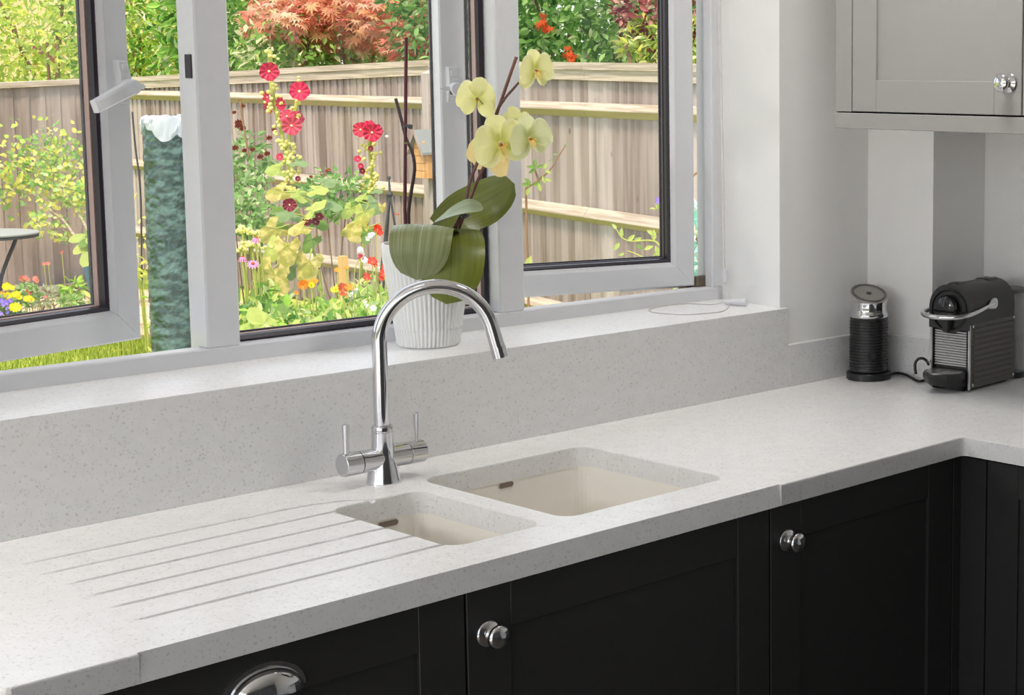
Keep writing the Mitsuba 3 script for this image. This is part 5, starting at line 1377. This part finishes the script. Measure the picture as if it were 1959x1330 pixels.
for c_, r_, b_ in (((3.2776,6.4564,0.6545), 0.026, 'bloom_red'), ((3.2852,6.4417,0.6294), 0.02, 'bloom_red'), ((3.2489,6.4859,0.6129), 0.018, 'bloom_white'), ((3.2375,6.4970,0.5938), 0.018, 'bloom_white'), ((3.2572,6.4763,0.6194), 0.014, 'bloom_white'), ((3.1465,6.4351,0.5152), 0.024, 'bloom_white'), ((3.1465,6.4393,0.5371), 0.018, 'bloom_white'), ((3.1331,6.4150,0.4924), 0.022, 'bloom_crimson'), ((3.1452,6.3963,0.4770), 0.020, 'bloom_white'), ((3.1847,6.3763,0.4691), 0.028, 'bloom_red'), ((3.1947,6.3597,0.4505), 0.022, 'bloom_red'), ((3.1290,6.3486,0.3777), 0.026, 'bloom_red'), ((3.2279,6.3135,0.4356), 0.022, 'bloom_red'), ((3.2208,6.3154,0.3979), 0.026, 'bloom_red'), ((3.2105,6.3229,0.3664), 0.018, 'bloom_red'), ((2.9337,6.1776,0.3158), 0.034, 'bloom_white'), ((2.9708,6.1165,0.2498), 0.024, 'bloom_white'), ((2.9948,6.0806,0.2260), 0.020, 'bloom_white'), ((3.5880,6.7240,0.7084), 0.014, 'bloom_red')):
    bloom(k_, c_, toward(c_, rs.normal(size=3) * 0.7), r_, b_, centre=None, ruffle=0.32, pet=3)
    if r_ > 0.02:
        c_ = np.array(c_); part(k_, 'stem', tube([c_ - UP * 0.005, c_ + [rs.normal() * 0.03, 0, -0.2], [c_[0] + rs.normal() * 0.06, c_[1], GZ]], 0.003, 5, 8), 'stem_plant', True)
s0 = np.array((3.3018,6.8822,0.4520))
sk_ = solo('garden_stake', hull([(s0[0] + a, s0[1] + b, z) for a in (-0.022, 0.022) for b in (-0.022, 0.022) for z in (GZ - 0.1, s0[2])] + [(s0[0], s0[1], s0[2] + 0.004)]), 'stake_wood', 'short pale wooden stake among the flowers', 'stake', False)

# plant obelisk
ob = thing('plant_obelisk', 'slim dark metal plant obelisk left of the plant stick', 'obelisk')
oc = np.array((3.6877,6.9462,0.8189)); ot = np.array((3.6928,6.9602,0.9261))
part(ob, 'finial', cat(rod(oc, ot, 0.008, 0.005, 8), trimesh.creation.icosphere(2, 0.012).apply_translation(ot), trimesh.creation.icosphere(2, 0.019).apply_translation(oc)), 'metal_dark', 30)
for dx, dy in ((-0.13, 0.05), (0.06, -0.12), (0.13, -0.02), (-0.03, 0.12)):
    part(ob, 'leg', rod(oc, [oc[0] + dx * 1.1, oc[1] + dy * 1.1, GZ], 0.0065, 0.0065, 8), 'metal_dark', 40)

# bird box on the corner post
bb = thing('bird_box', 'orange-brown wooden bird box with a grey felt roof on the fence post', 'bird box')
bc_ = np.array((4.2846,7.4422,0.9916))
bw, bdp, z0, z1, za = 0.060, 0.155, bc_[2] - 0.115, bc_[2] + 0.105, bc_[2] + 0.205
def bp(u, v, z): return [bc_[0] + u, bc_[1] + v, z]
# front looks to -x, ridge along x; front centre at (u=0, v=+bw)
part(bb, 'body', hull([bp(u, v, z) for u in (0.012, bdp) for v, z in ((0, z0), (2 * bw, z0), (0, z1), (2 * bw, z1), (bw, za - 0.02))]), 'birdbox_wood', False)
for q in range(5):
    zz0 = z0 + q * 0.052
    part(bb, 'front_slat', rbox(bc_[0] - 0.004, bc_[0] + 0.012, bc_[1] + 0.004, bc_[1] + 2 * bw - 0.004, zz0, zz0 + 0.049, 0.002), 'birdbox_wood', 20)
for sg2 in (-1, 1):
    part(bb, 'roof_panel', hull([bp(u, bw + sg2 * e, z + h) for u in (-0.035, bdp + 0.02) for e, z in ((0.0, za), (bw + 0.030, z1 - 0.055)) for h in (0, 0.016)]), 'roof_felt', False)
part(bb, 'bargeboard', hull([bp(u, bw - e, z + h) for u in (-0.043, -0.035) for e, z in ((0.0, za), (bw + 0.032, z1 - 0.057)) for h in (-0.014, 0.018)]), 'board_pale', False)
part(bb, 'bargeboard', hull([bp(u, bw + e, z + h) for u in (-0.043, -0.035) for e, z in ((0.0, za), (bw + 0.032, z1 - 0.057)) for h in (-0.014, 0.018)]), 'board_pale', False)
part(bb, 'post', box(bc_[0] + 0.085, bc_[0] + 0.15, bc_[1] + 0.02, bc_[1] + 0.085, GZ, z0), 'board_pale', False)

# tarpaulin-wrapped column
tcw = thing('wrapped_column', 'upright column wrapped in crinkled green tarpaulin seen through the open left sash', 'wrapped column')
TP = np.array((1.3039,5.0338,1.3804))
nz_, na_ = 260, 120
zz = np.linspace(GZ, TP[2] - 0.012, nz_); aa = np.arange(na_) * 2 * np.pi / na_
A_, Z_ = np.meshgrid(aa, zz)
q_ = np.stack([np.cos(A_) * 1.5, np.sin(A_) * 1.5, Z_ * 14], -1)
w_ = meshkit.fbm(q_ * 2.4 + 2.0 * meshkit.fbm(q_ * 0.9, 2, 3)[..., None], 4, 9) - 0.5
w2 = np.abs(meshkit.noise(np.stack([np.cos(A_) * 3.4, np.sin(A_) * 3.4, Z_ * 30 + 3 * w_], -1), 4) - 0.5)
R_ = 0.098 + 0.010 * w_ - 0.014 * w2 ** 0.8 + 0.004 * np.sin(Z_ * 3)
R_ = R_ * (1 - 0.25 * np.clip((Z_ - TP[2] + 0.05) / 0.05, 0, 1) ** 2)
V_ = np.stack([TP[0] + R_ * np.cos(A_), TP[1] + R_ * np.sin(A_), Z_], -1).reshape(-1, 3)
i, j = np.meshgrid(np.arange(nz_ - 1), np.arange(na_), indexing='ij')
qf = np.stack([i * na_ + j, i * na_ + (j + 1) % na_, (i + 1) * na_ + (j + 1) % na_, (i + 1) * na_ + j], -1).reshape(-1, 4)
part(tcw, 'cover', trimesh.Trimesh(V_, np.vstack([qf[:, [0, 1, 2]], qf[:, [0, 2, 3]]]), process=False), 'tarp_green', True)
rr_ = np.random.default_rng(5)
hp_ = lathe([(0.101, -0.075), (0.104, -0.05), (0.103, -0.03), (0.096, -0.006), (0.075, 0.004), (0.05, -0.004), (0.001, -0.02)], 72, TP)
hv = np.asarray(hp_.vertices); dd = hv - TP
ang_ = np.arctan2(dd[:, 1], dd[:, 0])
flap = meshkit.noise(np.stack([np.cos(ang_) * 2.4, np.sin(ang_) * 2.4, ang_ * 0], 1), 3)
hv[:, 2] += np.where(dd[:, 2] < -0.04, (flap - 0.45) * 0.11, 0) + 0.02 * (meshkit.noise(hv * 45, 2) - 0.5)
hv[:, :2] += (meshkit.noise(hv * 60 + 3, 2)[:, None] - 0.5) * 0.018
part(tcw, 'top_flap', trimesh.Trimesh(hv, hp_.faces, process=False), 'tarp_grey', 40)

# climber on the grey fence, tall blue planter, table, flower pot
r = np.random.default_rng(81)
k_ = thing('climber', 'small-leaved yellow-green climber on the grey fence in the left sash', 'climbing plant')
Ps, n_ = [], 0
for (c_, sx_, sy_, m_) in (((3.3799,11.1655,0.8778), 0.20, 0.16, 330), ((3.4427,11.0562,0.7364), 0.16, 0.12, 220), ((3.5199,10.9323,0.6157), 0.14, 0.07, 170), ((3.1693,11.1774,0.8024), 0.15, 0.12, 190), ((3.0453,11.2488,0.7633), 0.15, 0.15, 150), ((3.5859,10.9402,0.6742), 0.05, 0.09, 60), ((3.2469,11.0883,0.4367), 0.03, 0.06, 34), ((3.3304,10.9719,0.3979), 0.10, 0.04, 50), ((3.3526,10.9258,0.3094), 0.03, 0.03, 24), ((3.4974,11.1106,0.9588), 0.10, 0.08, 90)):
    p = np.array(c_) + np.outer(r.normal(size=m_) * sx_, tB.tolist() + [0]) + np.outer(r.normal(size=m_) * sy_, [0, 0, 1]) + np.outer(r.uniform(-0.02, 0.10, m_), [0.1, -0.99, 0])
    Ps.append(p)
P = np.vstack(Ps); n_ = len(P)
m, col = mesh_leaves(P, r.normal(size=(n_, 3)) + [0, -0.4, -0.2], r.normal(size=(n_, 3)) * 0.5 + [0.2, -0.9, 0.5], 0.045 * r.uniform(0.6, 1.3, n_), 0.034 * r.uniform(0.6, 1.3, n_), palette(r, n_, [(180, 204, 110), (146, 182, 104), (230, 228, 110), (204, 220, 124), (126, 166, 104)]))
part(k_, 'foliage', m, 'foliage', False, kind='stuff', color=col)
for pts in ([(3.5385,10.7517,0.2347),(3.5043,10.8314,0.4166),(3.4649,10.9062,0.5376),(3.4255,10.9809,0.6586),(3.3718,11.0703,0.7590),(3.3200,11.1613,0.8797)], [(3.4336,10.8182,0.2989),(3.3836,10.9105,0.4394),(3.3391,10.9801,0.4992),(3.2857,11.0691,0.5992),(3.2412,11.1386,0.6589)], [(3.5522,10.7534,0.3364),(3.5377,10.7957,0.4579),(3.5188,10.8282,0.4981)]):
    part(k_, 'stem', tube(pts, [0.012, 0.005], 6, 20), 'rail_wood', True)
bp_ = thing('blue_planter', 'tall tapered blue planter with broad green leaves by the grey fence', 'planter')
bc2 = np.array((3.4919,10.4860,-0.1704)); bc2[2] = GZ + 0.028
part(bp_, 'pot', lathe([(0.09, 0), (0.10, 0.004), (0.152, 0.345), (0.160, 0.352), (0.160, 0.378), (0.148, 0.380), (0.142, 0.34)], 48, bc2), 'pot_blue', 30)
part(bp_, 'soil', lathe([(0.142, 0.33), (0.143, 0.345), (0.001, 0.350)], 32, bc2), 'soil', 30)
k_ = thing('leafy_plant', 'broad-leaved light green plant growing in the tall blue planter', 'plant')
top_ = bc2 + [0, 0, 0.36]
for (c_, hw_, b_) in (((3.2575,10.5516,0.3002), 0.05, 'leaf_light'), ((3.2505,10.4600,0.2072), 0.045, 'leaf_lime'), ((3.2627,10.3437,0.1155), 0.055, 'leaf_light'), ((3.3811,10.5649,0.3473), 0.05, 'leaf_mid'), ((3.4916,10.5909,0.3710), 0.055, 'leaf_light'), ((3.3336,10.3648,0.2757), 0.06, 'leaf_light'), ((3.3381,10.2637,0.2109), 0.05, 'leaf_sage'), ((3.5116,10.3861,0.3021), 0.06, 'leaf_light'), ((3.5659,10.3001,0.2236), 0.06, 'leaf_mid'), ((3.2794,10.4331,0.2628), 0.04, 'leaf_mid')):
    c_ = np.array(c_)
    m, _ = blade([top_, top_ * 0.5 + c_ * 0.5 + [0, 0, 0.09], c_], [UP + toward(c_) * 0.8], leaf_w(hw_, 14, 0.15, 2.2, 0.6), nu=14, nv=7, cup=0.12, thick=0.001)
    part(k_, 'leaf', m, b_, True)
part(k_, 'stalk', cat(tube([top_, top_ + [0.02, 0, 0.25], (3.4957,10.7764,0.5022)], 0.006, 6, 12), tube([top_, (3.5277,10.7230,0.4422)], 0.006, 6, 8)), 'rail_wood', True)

gt = thing('garden_table', 'round grey garden table cut by the left picture edge', 'table')
tp = np.array((2.3643,9.7646,0.4754))
part(gt, 'top', lathe([(0.320, -0.020), (0.334, -0.012), (0.336, -0.004), (0.332, 0.0), (0.001, 0.001)], 64, tp), 'table_grey', 30)
part(gt, 'rim', lathe([(0.322, -0.034), (0.330, -0.034), (0.331, -0.0205), (0.322, -0.0205)], 64, tp), 'metal_dark', 30)
for a in (0.3, 2.4, 4.5):
    part(gt, 'leg', tube([tp + [0.26 * math.cos(a), 0.26 * math.sin(a), -0.03], tp + [0.10 * math.cos(a), 0.10 * math.sin(a), -0.40], [tp[0] + 0.25 * math.cos(a), tp[1] + 0.25 * math.sin(a), GZ + 0.026]], 0.013, 8, 20), 'metal_dark', 40)
fp = thing('turquoise_pot', 'turquoise glazed pot at the lower left corner of the left sash', 'plant pot')
fc = np.array((2.2061,9.2134,-0.0194))
part(fp, 'pot', lathe([(0.10, GZ + 0.001 - fc[2]), (0.11, GZ + 0.01 - fc[2]), (0.142, -0.045), (0.148, -0.04), (0.148, -0.002), (0.140, 0.0), (0.134, -0.03)], 48, fc), 'pot_turquoise', 30)
part(fp, 'soil', lathe([(0.134, -0.035), (0.1345, -0.02), (0.001, -0.015)], 32, fc), 'soil', 30)
k_ = thing('pot_flowers', 'yellow, orange and violet flowers in the turquoise pot', 'flowers')
r = np.random.default_rng(83)
for c_, r_, b_ in (((2.2554,9.1839,0.1605), 0.028, 'bloom_yellow'), ((2.2759,9.1559,0.1541), 0.020, 'bloom_yellow'), ((2.2349,9.1172,0.1053), 0.026, 'bloom_yellow'), ((2.2890,9.1302,0.1096), 0.028, 'bloom_yellow'), ((2.3002,9.1123,0.0926), 0.022, 'bloom_yellow'), ((2.3353,9.0647,0.0829), 0.028, 'bloom_yellow'), ((2.3492,9.0446,0.0729), 0.020, 'bloom_yellow'), ((2.2148,8.9662,0.0445), 0.036, 'bloom_yellow'), ((2.2279,9.2103,0.1118), 0.026, 'bloom_orange'), ((2.1962,9.2563,0.1353), 0.03, 'bloom_orange'), ((2.1857,9.0940,0.0808), 0.020, 'bloom_violet'), ((2.2031,9.0680,0.0641), 0.018, 'bloom_violet'), ((2.2213,9.0476,0.0815), 0.018, 'bloom_violet'), ((2.1811,9.0622,0.0564), 0.016, 'bloom_violet'), ((2.1958,9.0384,0.0329), 0.014, 'bloom_violet'), ((2.1401,9.0068,0.0069), 0.016, 'bloom_violet'), ((2.1677,8.9721,0.0142), 0.014, 'bloom_violet'), ((2.1562,8.9753,-0.0469), 0.016, 'bloom_violet'), ((2.1747,8.9507,-0.0499), 0.016, 'bloom_violet')):
    bloom(k_, c_, toward(c_, UP * 0.6, r.normal(size=3) * 0.3), r_, b_, centre=None, ruffle=0.3, pet=6)
n_ = 420
P = fc + np.stack([r.normal(size=n_) * 0.10, r.normal(size=n_) * 0.10, r.uniform(-0.03, 0.13, n_)], 1)
m, col = mesh_leaves(P, r.normal(size=(n_, 3)), r.normal(size=(n_, 3)) * 0.5 + UP, 0.045 * r.uniform(0.6, 1.2, n_), 0.02 * r.uniform(0.6, 1.2, n_), palette(r, n_, [(120, 150, 96), (150, 176, 110), (96, 126, 84)]))
part(k_, 'foliage', m, 'foliage', False, kind='stuff', color=col)
k_ = thing('geranium', 'pale pink geranium blooms in front of the grey fence boards', 'flower')
for c_, r_ in (((2.8916,10.4845,0.0525), 0.024), ((2.9041,10.4698,0.0604), 0.018), ((2.9170,10.4500,0.0453), 0.016), ((2.9485,10.4106,0.0536), 0.022), ((2.9543,10.4001,0.0383), 0.018), ((2.8704,10.3308,-0.0302), 0.028), ((3.0424,10.4723,0.1509), 0.014), ((3.0619,10.4478,0.1552), 0.016), ((2.9376,10.2360,-0.0671), 0.014), ((3.1761,10.4782,0.2273), 0.014)):
    bloom(k_, c_, toward(c_, r.normal(size=3) * 0.4), r_, 'bloom_salmon', centre=None, ruffle=0.3)
    c_ = np.array(c_); part(k_, 'stem', tube([c_, [c_[0] + 0.03, c_[1] + 0.02, GZ + 0.025]], 0.003, 5, 5), 'stem_plant', True)
shrub('silver_plant', 'silvery leaved plant at the foot of the grey fence', 'plant', (3.0687,10.5551,-0.0998), (0.12, 0.08, 0.07), 150, 0.055, 0.4, [(186, 190, 176), (160, 170, 150)], 84, 0.1, stems=2, sr=0.006)
shrub('leafy_plant', 'bright green leafy seedling on the paving by the blue planter', 'plant', (3.2512,10.4912,-0.0552), (0.07, 0.05, 0.06), 60, 0.07, 0.5, [(170, 208, 90), (150, 190, 90)], 85, 0.1, stems=2, sr=0.006)
shrub('leafy_plant', 'low green clump on the paving left of the blue planter', 'plant', (3.1748,10.3275,-0.1335), (0.10, 0.06, 0.05), 110, 0.05, 0.5, [(150, 182, 110), (130, 166, 96)], 86, 0.1, stems=2, sr=0.006)
shrub('leafy_plant', 'green geranium foliage left of the silvery plant', 'plant', (2.8509,10.3546,-0.0383), (0.08, 0.06, 0.07), 110, 0.05, 0.7, [(140, 176, 110), (120, 158, 96)], 87, 0.1, stems=2, sr=0.006)

# plants seen through the right sash
def sprig(label, category, stems, leaves, blooms=(), name='garden_plant', lb='leaf_lime'):
    r = np.random.default_rng(len(label))
    k = thing(name, label, category)
    r0 = np.array(stems[0][0])
    part(k, 'stem', tube([[r0[0] + 0.02, r0[1] + 0.02, GZ], r0], [0.007, 0.006], 6, 6), 'twig', True)
    for s in stems: part(k, 'stem', tube(s, [0.006, 0.0025], 6, 16), 'stem_plant' if lb != 'leaf_sage' else 'twig', True)
    for c, L, a, b in leaves:
        c = np.array(c); a = math.radians(a)
        leaf_part(k, 'leaf', c, GR * math.cos(a) + GU * math.sin(a) + r.normal(size=3) * 0.15, toward(c, r.normal(size=3) * 0.3, UP * 0.3), L, L * 0.45, b)
    for c, rad, b in blooms: bloom(k, c, toward(c, UP * 0.3), rad, b, centre='bloom_cream', ruffle=0.25)
    return k


sprig('thin twig with a few small leaves against the fence right of the orchid', 'plant',
      [[(3.0972,4.7701,0.9875),(3.1418,4.7201,1.0301),(3.1842,4.6758,1.0865),(3.2175,4.6459,1.1566),(3.2467,4.6197,1.2183)], [(3.1418,4.7201,1.0301),(3.1337,4.7431,1.0938),(3.1278,4.7529,1.1048)], [(3.0972,4.7701,0.9875),(3.1231,4.7408,1.0103),(3.1538,4.7084,1.0498)]],
      [((3.2423,4.6233,1.2071), 0.03, 60, 'leaf_sage'), ((3.2155,4.6517,1.1733), 0.025, 190, 'leaf_sage'), ((3.1990,4.6667,1.1396), 0.025, 200, 'leaf_sage'), ((3.1072,4.6954,1.0966), 0.05, 160, 'leaf_mid'), ((3.1055,4.6976,1.0966), 0.05, 100, 'leaf_mid'), ((3.1089,4.6932,1.0966), 0.045, 20, 'leaf_mid'), ((3.1055,4.6976,1.0966), 0.045, 220, 'leaf_mid'), ((3.1322,4.6618,1.0916), 0.04, 60, 'leaf_light'), ((3.1351,4.6570,1.0861), 0.04, -20, 'leaf_light'), ((3.1259,4.6636,1.0583), 0.045, -60, 'leaf_light'), ((3.1313,4.6534,1.0418), 0.04, 0, 'leaf_light'), ((3.0843,4.7081,1.0077), 0.055, 170, 'leaf_mid'), ((3.0843,4.7081,1.0077), 0.05, 120, 'leaf_mid'), ((3.0906,4.6988,1.0023), 0.05, 20, 'leaf_mid'), ((3.0766,4.7161,0.9965), 0.05, 250, 'leaf_light'), ((3.1090,4.6781,1.0193), 0.05, -70, 'leaf_light')], lb='leaf_sage')
sprig('bright green leaf low against the fence beside the middle-right window post', 'plant', [[(2.9209,4.5797,0.5244),(2.9356,4.5711,0.5790),(2.9479,4.5602,0.6064)]], [((2.9349,4.5704,0.5708), 0.085, 60, 'leaf_lime'), ((2.9294,4.5765,0.5653), 0.06, 110, 'leaf_light'), ((2.9463,4.5587,0.5873), 0.05, 10, 'leaf_lime')])
sprig('straggling green plant with violet flowers at the lower right of the right sash', 'plant',
      [[(2.9918,3.5123,0.6182),(2.9692,3.5711,0.7694),(2.9372,3.6176,0.7940),(2.8901,3.6778,0.7880),(2.8606,3.7196,0.8051),(2.8483,3.7429,0.8428)], [(2.9940,3.5144,0.6435),(2.9507,3.5780,0.6806),(2.9218,3.6205,0.7053),(2.8929,3.6629,0.7300),(2.8707,3.6943,0.7422)], [(2.9931,3.4960,0.5425),(2.9959,3.5510,0.8457),(2.9844,3.5854,0.9465),(2.9870,3.5879,0.9769)]],
      [((2.8606,3.7196,0.8051), 0.05, 100, 'leaf_light'), ((2.8524,3.7258,0.7822), 0.05, 240, 'leaf_light'), ((2.8746,3.6980,0.7877), 0.05, 40, 'leaf_lime'), ((2.8932,3.6737,0.7881), 0.045, 20, 'leaf_light'), ((2.8981,3.6644,0.7730), 0.045, -40, 'leaf_mid'), ((2.9208,3.6300,0.7482), 0.05, 20, 'leaf_lime'), ((2.9523,3.5970,0.7892), 0.06, 80, 'leaf_lime'), ((2.9713,3.5731,0.7947), 0.06, 40, 'leaf_lime'), ((2.9622,3.5889,0.8147), 0.055, 150, 'leaf_light'), ((2.9893,3.5448,0.7698), 0.06, 60, 'leaf_light'), ((2.9413,3.5936,0.6981), 0.07, 60, 'leaf_lime'), ((2.9529,3.5766,0.6882), 0.07, 10, 'leaf_lime'), ((2.9644,3.5666,0.7137), 0.06, 120, 'leaf_light'), ((2.9274,3.6083,0.6801), 0.05, 170, 'leaf_light'), ((2.9782,3.5447,0.6937), 0.06, 40, 'leaf_yellow'), ((2.9034,3.6380,0.6721), 0.05, 150, 'leaf_sage'), ((2.8793,3.6675,0.6615), 0.05, 160, 'leaf_sage'), ((2.8621,3.7035,0.7319), 0.035, 200, 'leaf_light'), ((2.9839,3.5850,0.9414), 0.04, 120, 'leaf_light'), ((2.9735,3.5996,0.9463), 0.035, 170, 'leaf_lime'), ((2.9957,3.5683,0.9341), 0.035, 20, 'leaf_light'), ((2.8483,3.7429,0.8428), 0.04, 130, 'leaf_light')],
      [((2.9556,3.5488,0.9906), 0.022, 'bloom_violet'), ((2.9211,3.5335,0.6786), 0.024, 'bloom_violet'), ((2.9369,3.5139,0.6840), 0.018, 'bloom_violet')])
sprig('orange-brown twig in the narrow gap beside the right window jamb', 'twig', [[(2.7460,3.1041,1.1292),(2.7656,3.0833,1.1532),(2.7905,3.0546,1.1727)]], [((2.7687,3.0797,1.1557), 0.03, 40, 'leaf_orange')], name='garden_twig', lb='leaf_sage')
shrub('conifer', 'pale turquoise conifer glimpsed in the narrow gap by the right window jamb', 'shrub', (2.2737,2.5033,0.8264), (0.10, 0.10, 0.26), 700, 0.05, 0.3, [(176, 222, 204), (150, 206, 190), (120, 180, 160)], 91, 0.2, (NL, NF), stems=2)

cb = thing('garden_cable', 'thin dark cable hanging down the grey fence by the left sash', 'cable')
part(cb, 'cable', tube([(3.7867,11.3036,1.3410),(3.7746,11.3095,1.2906),(3.7595,11.2953,1.1145),(3.7456,11.2648,0.8632),(3.7359,11.2210,0.5701),(3.7287,11.1738,0.2771),(3.7112,11.1399,-0.0161)], 0.006, 6, 30), 'metal_dark', True)
cb = thing('garden_cable', 'thin dark cable hanging behind the wrapped green column', 'cable')
part(cb, 'cable', tube([(4.4647,11.9735,1.2489),(4.4591,11.9496,1.0873),(4.4547,11.9207,0.9079),(4.4528,11.8756,0.6612),(4.4321,11.8375,0.3245),(4.3682,11.7648,-0.4839),(4.3419,11.7400,-0.7894)], 0.007, 6, 30), 'metal_dark', True)
tgp = np.array((4.6615,8.4673,1.1327))
solo('fence_tag', trimesh.Trimesh(*(lambda m: (m.vertices * [0.006, 0.022, 0.011] + tgp, m.faces))(trimesh.creation.icosphere(2, 1.0))), 'bloom_white', 'small white oval tag on the fence right of the shorter hollyhock', 'tag', True)
